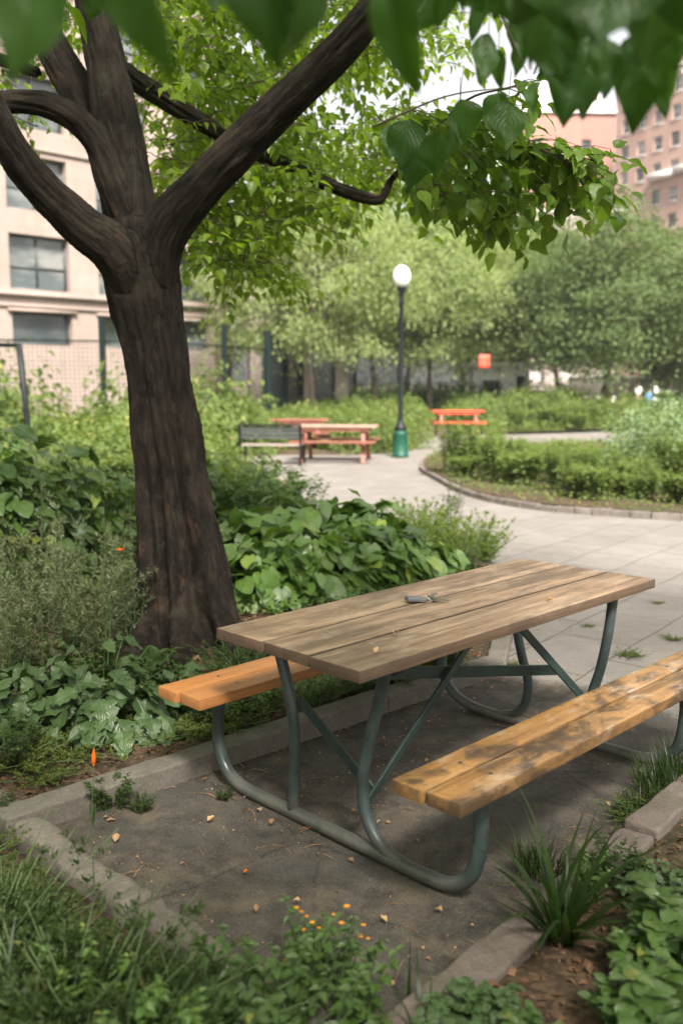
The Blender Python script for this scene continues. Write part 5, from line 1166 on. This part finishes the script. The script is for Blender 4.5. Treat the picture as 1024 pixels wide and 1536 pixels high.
mSkin = plain('skin', (.45, .28, .20), .55, var=.05)
def person(label, x, y, rz, shirt, trous, hair, sit=False, sc=1.0, lean=0.0, armup=False):
    r = empty('person', (x, y, 0), rz, sc); tag(r, label, 'person')
    bm = bmesh.new(); ly = bm.verts.layers.skin.verify()
    hip = (.0, .0, .95 if not sit else .50); kz = .50; 
    def V(p, rr): v = bm.verts.new(p); v[ly].radius = (rr, rr * .85); return v
    pel = V(hip, .13); ch = V((0, -lean * .3, hip[2] + .30), .145); sh = V((0, -lean * .5, hip[2] + .48), .11); nk = V((0, -lean * .55, hip[2] + .56), .055); hd = V((0, -lean * .6, hip[2] + .66), .085); tp = V((0, -lean * .6, hip[2] + .77), .08)
    for a_, b_ in ((pel, ch), (ch, sh), (sh, nk), (nk, hd), (hd, tp)): bm.edges.new((a_, b_))
    for s in (-1, 1):
        h1 = V((s * .10, 0, hip[2] - .05), .09)
        k1 = V((s * .12, -.42 if sit else -.03 * s, kz if not sit else .47), .065); a1 = V((s * .12, (-.40 if sit else .05 * s), .09), .042); t1 = V((s * .13, (-.54 if sit else .05 * s - .16), .035), .035)
        for p_, q_ in ((pel, h1), (h1, k1), (k1, a1), (a1, t1)): bm.edges.new((p_, q_))
        s1 = V((s * .19, -lean * .5, hip[2] + .45), .06); e1 = V((s * .25, -.08, hip[2] + .20), .042); w1 = V((s * .18, -.28, hip[2] + (.12 if not armup else .30)), .03); f1 = V((s * .16, -.36, hip[2] + (.12 if not armup else .33)), .025)
        for p_, q_ in ((sh, s1), (s1, e1), (e1, w1), (w1, f1)): bm.edges.new((p_, q_))
    bm.verts.index_update(); me = bpy.data.meshes.new('body'); bm.to_mesh(me); bm.free()
    tmp = link('tmp', me); tmp.modifiers.new('k', 'SKIN'); sbm = tmp.modifiers.new('s', 'SUBSURF'); sbm.levels = 2; sbm.render_levels = 2
    for v in me.skin_vertices[0].data: v.use_root = False
    me.skin_vertices[0].data[0].use_root = True
    dg = bpy.context.evaluated_depsgraph_get(); dg.update(); fm = bpy.data.meshes.new_from_object(tmp.evaluated_get(dg)); bpy.data.objects.remove(tmp)
    for m_ in (mSkin, shirt, trous): fm.materials.append(m_)
    for p_ in fm.polygons:
        c = p_.center; z = c.z - hip[2]
        p_.material_index = 0 if (z > .53 or (abs(c.x) > .14 and c.y < -.16 and z > .02 and z < .4)) else (1 if z > .02 and (c.y > -.2 or z > .1) else 2)
        if c.z < .1: p_.material_index = 2
        p_.use_smooth = True
    link('body', fm, None, r)
    q = QB(); hz_ = hip[2]; hc = np.array([0, -lean * .6 + .015, hz_ + .75]); a = np.linspace(0, 2 * PI, 13)[:-1]; prof = [(-.10, .085), (-.04, .105), (.02, .108), (.07, .085), (.10, .04), (.105, 0.001)]
    Vv = np.array([hc + [math.cos(t) * rr, math.sin(t) * rr + (.03 if z_ < 0 else 0), z_] for z_, rr in prof for t in a]); Fq = [[j * 12 + i, j * 12 + (i + 1) % 12, (j + 1) * 12 + (i + 1) % 12, (j + 1) * 12 + i] for j in range(5) for i in range(12)]
    q.add(Vv, Fq); link('hair', q.mesh(), hair, r)
    q = QB()
    for s in (-1, 1): q.add(np.array([hc + [s * .03 + dx, -.098, -.10 + dz] for dx, dz in ((-.009, -.004), (.009, -.004), (.009, .004), (-.009, .004))]), [[0, 1, 2, 3]])
    link('eyes', q.mesh(), hair, r)
    return r
sh_w = plain('white_cloth', (.75, .73, .72), .8, var=.05); sh_b = plain('blue_cloth', (.10, .28, .50), .8); dk = plain('dark_cloth', (.03, .03, .035), .8); tan = plain('tan_cloth', (.45, .30, .18), .8); hr = plain('dark_hair', (.02, .014, .01), .6)
def seat(x, y, rz, label):
    c = empty('folding_chair', (x, y, 0), rz); tag(c, label, 'chair')
    q = QB(); q.box((0, .02, .42), (.42, .42, .03)); link('seat', q.mesh(smooth=False), dk, c); q = QB(); q.box((0, .24, .72), (.42, .03, .30)); link('backrest', q.mesh(smooth=False), dk, c)
    for sx_ in (-1, 1):
        for sy_ in (-1, 1): q = QB(); q.tube([(sx_ * .19, sy_ * .2 + .02, 0), (sx_ * .19, sy_ * .2 + .02, .86 if sy_ > 0 else .41)], .014, 6); link('leg', q.mesh(), mBlack, c)
def fx(px, Y): return (px - 512) / F * Y
person('person in white top and tan trousers standing by the low wall', fx(953, 62), 62, .3, sh_w, tan, hr, False, .98)
person('person in blue shirt sitting at right of the one in white', fx(969, 61), 61, -.3, sh_b, dk, hr, True, 1.05, .1)
seat(fx(969, 61), 61, -.3, 'dark folding chair under the person in blue')
person('person in pale top and white trousers standing right of the blue shirt', fx(979, 63), 63, .8, sh_w, sh_w, hr, False, 1.0)
person('person in dark clothes sitting under the tree, left of the others', fx(931, 62), 62, 1.2, dk, dk, hr, True, 1.05, .2)
seat(fx(931, 62), 62, 1.2, 'dark folding chair under the person in dark clothes')
person('person in black standing at the right end of the group', fx(1001, 64), 64, -.6, dk, dk, hr, False, .95)

# ------------------------------------------------------------------ background trees and shrubs
def bg_crown(seed, Rr, Hc, z0, ncl, per, ls, cl=(.5, .5, .22), tmpl=T_FAR, shell=.62):
    R.seed(seed); q = QB(); tips = []
    lump = lambda a, e: 1 + .18 * math.sin(a * 3 + seed) + .14 * math.sin(a * 2 - e * 3 + seed * 2)
    for k in range(ncl):
        a = R.uniform(0, 2 * PI); e = math.asin(R.uniform(-.75, 1)); s_ = shell + (1 - shell) * R.rand() ** .6
        if R.rand() < .18: s_ *= R.uniform(.3, .9)
        c = np.array([math.cos(a) * math.cos(e) * Rr, math.sin(a) * math.cos(e) * Rr, math.sin(e) * Hc]) * s_ * lump(a, e) + [0, 0, z0]
        tips.append(c); kk = int(per * R.uniform(.5, 1.4)); sz = R.uniform(.6, 1.35)
        P = c + R.normal(size=(kk, 3)) * np.array(cl) * sz * Rr / 3.2
        P[:, 2] -= ((P[:, 0] - c[0]) ** 2 + (P[:, 1] - c[1]) ** 2) * .25
        out = unit(P - [0, 0, z0 - Hc * .4])
        q.leaves(tmpl, P, rdir(kk) + out * .4 - [0, 0, .3], np.array([0, 0, .8]) + out * .4 + R.normal(size=(kk, 3)) * .45, ls * R.uniform(.6, 1.3, kk), np.clip(R.rand(kk) * .7 + R.rand() * .35, 0, 1), 1.0)
    return q, tips
def bg_trunk(tips, z0, Hc, r0, lean=.3, seed=0):
    R.seed(seed + 99); q = QB(); fork = max(1.6, (z0 - Hc) * .9 + .6); top = np.array([lean, 0, z0 + Hc * .55])
    q.tube(smooth_path([(0, 0, -.2), (lean * .2, .05, fork * .6), (lean * .5, 0, fork), tuple(top)], 6), np.interp(np.linspace(0, 1, 19), [0, .4, 1], [r0, r0 * .7, r0 * .15]), 9)
    for t in tips[::3]:
        s_ = np.array([lean * .5, 0, fork]) + (top - [lean * .5, 0, fork]) * R.uniform(0, .7); mid = (s_ + t) / 2 + [0, 0, R.uniform(-.1, .35)]
        q.tube(smooth_path([s_, mid, t], 4), np.linspace(r0 * .28, .012, 9), 5, cap=False)
    return q
TREES = {}
for key, (seed, Rr, Hc, z0, ncl, per, ls, cl, r0) in {
    'locust': (51, 3.9, 3.0, 4.8, 130, 260, .125, (.55, .55, .16), .16), 'locust2': (52, 3.4, 3.3, 5.0, 120, 260, .125, (.55, .55, .15), .15),
    'dark': (53, 4.2, 3.4, 5.1, 200, 300, .135, (.42, .42, .26), .24), 'round': (54, 3.2, 3.0, 4.4, 130, 260, .125, (.4, .4, .28), .2)}.items():
    q, tips = bg_crown(seed, Rr, Hc, z0, ncl, per, ls, cl); TREES[key] = (q.mesh(key), bg_trunk(tips, z0, Hc, r0, .3, seed).mesh(key + 't'))
    TREES[key][1].materials.append(mBark)
mBarkFar = plain('far_bark', (.09, .07, .055), .9)
for k_ in TREES: TREES[k_][1].materials[0] = mBarkFar
def bgtree(key, mat, px, Y, label, sc=1.0, group=None, rz=None, dz=0):
    r = empty('tree', (fx(px, Y), Y, dz), random.uniform(0, 6.28) if rz is None else rz, sc); tag(r, label, 'tree', group)
    me_ = TREES[key][0]
    if not me_.materials: me_.materials.append(mat)
    o = link('crown', me_, None, r)
    if me_.materials[0] != mat: o.material_slots[0].link = 'OBJECT'; o.material_slots[0].material = mat
    link('trunk', TREES[key][1], None, r); return r
random.seed(12)
bgtree('locust', mLocust, 470, 34, 'pale green feathery tree left of the lamp post', (.85, .85, 1.15))
bgtree('locust2', mLocust, 560, 40, 'pale green feathery tree directly behind the lamp post', (1.15, 1.15, 1.35))
bgtree('locust', mLocust, 645, 41, 'pale green feathery tree right of the lamp globe', (.95, .95, 1.2), rz=2.1)
bgtree('locust2', mLocust, 775, 52, 'pale green tree above the white kiosk', (1.2, 1.2, 1.15), rz=4.0)
bgtree('round', mLocust, 415, 46, 'smaller pale tree between the big trunk and the far fence', (.8, .8, 1.15))
bgtree('locust', mLocust, 610, 56, 'taller pale tree farther back between the lamp and the kiosk', 1.5, rz=1.0)
bgtree('dark', mDarkTree, 905, 40, 'dense dark green tree in front of the tall pink block', (1.15, 1.15, 1.02))
bgtree('round', mDarkTree, 1050, 44, 'dark rounded tree at the right edge beside the dense one', (1.1, 1.1, .92))
bgtree('round', mDarkTree, 835, 52, 'dark tree behind the gap between the pale trees and the dense one', (1.2, 1.2, 1.25), rz=3.0)
bgtree('locust2', mMidShrub, 790, 70, 'far bright tree rising behind the kiosk beside the salmon block', 1.75, rz=2.0)
bgtree('dark', mDarkTree, 1090, 66, 'far dark tree partly outside the right edge', (1.3, 1.3, 1.0), rz=1.0)
bgtree('dark', mLocust, 690, 78, 'large pale tree far behind the kiosk', (1.7, 1.7, 1.6), rz=5.0)

proto('shrubA', g_broad(61, 1.0, .95, 1900, .095, [T_FAR], mMidShrub, petiole=False, drop=.4, low=-.1), mMidShrub)
proto('shrubB', g_broad(62, .9, .85, 1700, .085, [T_FAR], mMidShrub, petiole=False, drop=.3, low=-.1), mMidShrub)
proto('perennial', g_sprig(63, .42, .80, 46, 15, .075, T_LAN1, lean=.35, flop=.05, wd=1.6), mMidShrub)
proto('perennial2', g_sprig(64, .45, .60, 64, 11, .085, T_OV2, lean=.6, flop=.15), mMidShrub)
proto('hedge', g_broad(65, 1.6, 1.0, 1500, .14, [T_FAR], mHedge, petiole=False, drop=.3, low=-.2), mHedge)
proto('greyshrub', g_broad(66, 1.2, 1.25, 2400, .085, [T_FAR], mHedge, petiole=False, drop=.3, low=-.1), leaf_mat('greygreen_leaf', (.085, .135, .06), (.17, .235, .115), .35, .6))
random.seed(21); R.seed(22)
def scatter(poly, n, keys, name, label, cat, group, s0, s1, z=.05, mind=.3):
    xs_ = [p[0] for p in poly]; ys_ = [p[1] for p in poly]; got = []; tries = 0
    while len(got) < n and tries < n * 60:
        tries += 1; x_ = R.uniform(min(xs_), max(xs_)); y_ = R.uniform(min(ys_), max(ys_))
        if not inside(np.array([x_]), np.array([y_]), poly)[0] or any((x_ - a) ** 2 + (y_ - b_) ** 2 < mind ** 2 for a, b_ in got): continue
        got.append((x_, y_)); plant(keys[R.randint(len(keys))], name, label, cat, x_, y_, None, R.uniform(s0, s1), group, z=z)
# round bed
scatter([(1.85, 16.3), (2.2, 14.2), (3.0, 12.7), (4.2, 12.3), (4.6, 13.5), (3.2, 15.0), (2.5, 17.2)], 20, ['perennial', 'perennial', 'perennial2'], 'perennial_clump', 'leafy perennial clump in the front of the round bed', 'plant', 'perennials at the front of the round bed', .55, 1.3, .09, .55)
scatter([(3.0, 12.2), (5.2, 11.6), (7.5, 11.8), (8, 14), (5, 14)], 26, ['perennial', 'perennial2'], 'perennial_clump', 'yellow green perennial clump at the right front of the round bed', 'plant', 'perennials at the right of the round bed', .6, 1.4, .09, .55)
scatter([(2.4, 17.5), (3.5, 15.5), (5.0, 15), (5.2, 19), (3, 20.5)], 14, ['perennial2', 'perennial'], 'perennial_clump', 'low perennial clump in the middle of the round bed', 'plant', 'low perennials in the round bed', .6, .8, .09, .6)
scatter([(5.0, 14.2), (8.5, 13.4), (10, 17), (5.9, 17.5)], 9, ['greyshrub'], 'dense_shrub', 'dense grey green shrub at the back of the round bed', 'shrub', 'dense shrubs at the back of the round bed', .85, 1.1, .09, 1.2)
scatter([(7, 17), (14, 17), (12, 22), (6.5, 21)], 8, ['greyshrub', 'shrubA'], 'dense_shrub', 'rear shrub of the round bed at the right edge', 'shrub', 'rear shrubs of the round bed', .9, 1.2, .09, 1.6)
# mid bed
scatter(midbed, 26, ['perennial2', 'shrubB', 'perennial'], 'leafy_shrub', 'low shrub in the far middle bed right of the red table', 'shrub', 'shrubs of the far middle bed', 1.0, 1.45, .08, .8)
scatter([(5.5, 35), (9, 36), (11, 39), (7, 39)], 6, ['shrubB', 'shrubA'], 'leafy_shrub', 'taller shrub at the back of the far middle bed', 'shrub', 'tall shrubs of the far middle bed', 1.3, 1.6, .08, 1.2)
# strip behind the tables and bench
scatter([(-6.5, 22.2), (-2, 22.6), (.8, 22.8), (1.6, 24.5), (2.0, 28), (-1, 29), (-7, 27)], 44, ['shrubB', 'perennial2', 'perennial'], 'leafy_shrub', 'bright green shrub in the strip behind the far red tables', 'shrub', 'shrubs behind the far tables', .95, 1.35, .03, .8)
scatter([(.2, 21.9), (1.0, 22.1), (1.7, 23.6), (1.1, 24.6), (.2, 23.8)], 5, ['shrubB', 'shrubA'], 'leafy_shrub', 'leafy shrub just left of the lamp post base', 'shrub', 'shrubs at the lamp post', .75, .95, .03, .7)
scatter([(-5, 29), (2, 30), (3, 44), (0, 44), (-3, 36)], 26, ['shrubA', 'shrubB'], 'leafy_shrub', 'shrub under the pale trees in front of the receding fence', 'shrub', 'shrubs under the pale trees', .9, 1.3, .0, 1.5)
# left planting, from the bushes back to the fence
scatter([(-9, 9.5), (-2.2, 8.0), (-1.2, 9.5), (-1.6, 13), (-9, 14)], 36, ['perennial2', 'shrubB', 'perennial', 'feather2'], 'leafy_shrub', 'mid height green shrub in the left planting behind the tree', 'shrub', 'shrubs of the left planting', .8, 1.1, .05, .7)
scatter([(-1.7, 8.6), (-.6, 8.2), (.2, 9.0), (-.6, 10.4), (-1.6, 11)], 14, ['sprig2', 'perennial2', 'bright'], 'leafy_shrub', 'soft green shrub in the planting right of the trunk', 'shrub', 'soft shrubs right of the trunk', .55, .8, .05, .4)
scatter([(-12, 14), (-2.2, 13.5), (-2.8, 17.4), (-12, 17.5)], 34, ['shrubB', 'perennial2', 'shrubA'], 'leafy_shrub', 'yellowish green shrub of the far left planting', 'shrub', 'far left shrubs', .85, 1.25, .05, .9)
scatter([(-14, 18.8), (-6.8, 19.0), (-7, 22), (-14, 22)], 12, ['shrubA', 'shrubB'], 'leafy_shrub', 'tall soft shrub in front of the wire fence at left', 'shrub', 'tall shrubs by the fence', 1.3, 1.8, .05, 1.3)
plant('shrubA', 'rounded_bush', 'tall rounded yellow green bush between the trunk and the black bench', 'shrub', -2.9, 21.3, .5, (1.5, 1.3, 2.0), z=0)
plant('shrubB', 'rounded_bush', 'second rounded bush just left of the trunk in front of the fence', 'shrub', -4.3, 19.6, 2.5, (1.7, 1.3, 2.3), z=0)
plant('shrubA', 'rounded_bush', 'tall bush left of the fence post in front of the beige building', 'shrub', -6.9, 18.5, 1.5, (1.8, 1.5, 2.3), z=0)
plant('hedge', 'dark_bush', 'dark green bush at the far left edge under the pipe rail', 'shrub', -5.3, 13.2, 1.0, (.6, .6, 1.3), z=0)
for k, (px, Y) in enumerate([(612, 42.5), (655, 42.5), (700, 42.8), (738, 42.6), (575, 50), (620, 48), (660, 47), (700, 46), (740, 48), (545, 56), (790, 52), (830, 50)]):
    plant('hedge', 'dark_hedge', 'dark hedge bush in the row beneath the pale trees', 'hedge', fx(px, Y), Y, None, (1.1, 1.0, 1.6), 'dark hedge row under the pale trees', z=0)
for k, (px, Y) in enumerate([(850, 55), (830, 48), (1020, 50), (1060, 55)]):
    plant('hedge', 'dark_hedge', 'dark bush under the dense dark tree on the right', 'hedge', fx(px, Y), Y, None, (1.1, 1.0, 1.1), 'dark bushes under the dense tree', z=0)
# undergrowth filling the beds (uncountable)
def under(poly, n, L, z, mat, lab, name='undergrowth', tm=T_FAR):
    xs_ = [p[0] for p in poly]; ys_ = [p[1] for p in poly]; xy = np.stack([R.uniform(min(xs_), max(xs_), n * 2), R.uniform(min(ys_), max(ys_), n * 2)], -1); xy = xy[inside(xy[:, 0], xy[:, 1], poly)]; k = len(xy)
    q = QB(); q.leaves(tm, np.c_[xy, z + R.rand(k) ** 1.5 * L], np.c_[R.normal(size=(k, 2)), R.uniform(-.2, 1.2, k)], np.c_[R.normal(size=(k, 2)) * .5, np.ones(k)], R.uniform(.5, 1.2, k) * L * .45, R.rand(k), .9)
    tag(link(name, q.mesh(), mat), lab, 'undergrowth', kind='stuff')
under([(-12, 7.5), (-1.0, 6.5), (.9, 7.5), (.5, 9), (-.5, 11), (-1.3, 15), (-2.4, 17.8), (-12, 18)], 26000, .22, .03, mMidShrub, 'tangle of low green growth covering the left planting')
under([(-2.5, 5.2), (-1.2, 4.6), (-1.2, 5.6), (-.5, 6.0), (.8, 5.6), (1.1, 6.6), (1.2, 7.6), (-2.5, 7.6)], 7000, .10, .06, mFern, 'low green growth beneath the bushes round the trunk')
under(ringS, 20000, .12, .09, mMidShrub, 'low green growth covering the round bed')
under(midbed, 9000, .30, .08, mMidShrub, 'low green growth covering the far middle bed')
under([(-14, 21.4), (.6, 21.8), (1.7, 24), (2.4, 29), (2, 31), (6, 44), (14, 60), (-6, 60), (-14, 30)], 30000, .5, .0, mMidShrub, 'green growth on the ground under the pale trees')
under([(-2.2, 1.2), (-.1, 1.0), (.0, 1.75), (-1.0, 2.75), (-1.7, 3.4), (-2.6, 3.4)], 9000, .035, .03, mFern, 'low fine growth over the bottom left bank')
under([(34, 40), (80, 40), (80, 70), (20, 70), (14, 44)], 12000, .4, .0, mHedge, 'low growth at the foot of the far wall')

# ------------------------------------------------------------------ air
hm, nt, out = new_mat('haze_air'); N = NT(nt)
pv = N.n('ShaderNodeVolumePrincipled', {'Color': (.93, .95, .97, 1), 'Density': .0006, 'Anisotropy': .2}); nt.links.new(pv.outputs[0], out.inputs['Volume'])
q = QB(); q.box((0, 60, 29), (360, 360, 60)); tag(link('haze', q.mesh(smooth=False), hm), 'thin pale daylight haze over the park', 'haze', kind='stuff')
# ------------------------------------------------------------------ light, sky, camera
SUN_EL, SUN_AZ = math.radians(50), math.radians(165)   # azimuth from +Y towards +X
sun = bpy.data.objects.new('sun', bpy.data.lights.new('sun', 'SUN')); C.objects.link(sun); sun.data.energy = 3.8; sun.data.angle = math.radians(11); sun.data.color = (1, .95, .87)
sd = Vector((math.sin(SUN_AZ) * math.cos(SUN_EL), math.cos(SUN_AZ) * math.cos(SUN_EL), math.sin(SUN_EL))); sun.rotation_euler = sd.to_track_quat('Z', 'Y').to_euler()
w = bpy.data.worlds.new('World'); bpy.context.scene.world = w; w.use_nodes = True; nt = w.node_tree; nt.nodes.clear(); N = NT(nt)
sky = N.n('ShaderNodeTexSky', sky_type='NISHITA', sun_disc=False, sun_elevation=SUN_EL, sun_rotation=SUN_AZ, altitude=0, air_density=1.0, dust_density=4.0, ozone_density=1.0)
hsv = N.n('ShaderNodeHueSaturation', {'Hue': .5, 'Saturation': .22, 'Value': 1.25, 'Color': sky.outputs[0]})
tint = N.mix(1.0, hsv.outputs[0], (1.04, 1.0, .955), 'MULTIPLY')
bg = N.n('ShaderNodeBackground', {'Color': tint, 'Strength': .08}); ow = N.n('ShaderNodeOutputWorld'); nt.links.new(bg.outputs[0], ow.inputs[0])
cam = bpy.data.cameras.new('camera'); co_ = bpy.data.objects.new('camera', cam); C.objects.link(co_); bpy.context.scene.camera = co_
co_.location = (0, 0, CAMH); co_.rotation_euler = (PI / 2 - PITCH, 0, 0)
cam.sensor_fit = 'VERTICAL'; cam.sensor_height = 36; cam.lens = F / 1536 * 36; cam.clip_end = 3000; cam.clip_start = .05
cam.dof.use_dof = True; cam.dof.focus_distance = 3.7; cam.dof.aperture_fstop = 1.8
sc = bpy.context.scene; sc.view_settings.view_transform = 'Standard'; sc.view_settings.look = 'None'; sc.view_settings.gamma = 1; sc.view_settings.exposure = 1.72
sc.cycles.use_denoising = True
sc.cycles.max_bounces = 7; sc.cycles.transparent_max_bounces = 4; sc.cycles.transmission_bounces = 4; sc.cycles.diffuse_bounces = 4; sc.cycles.glossy_bounces = 3
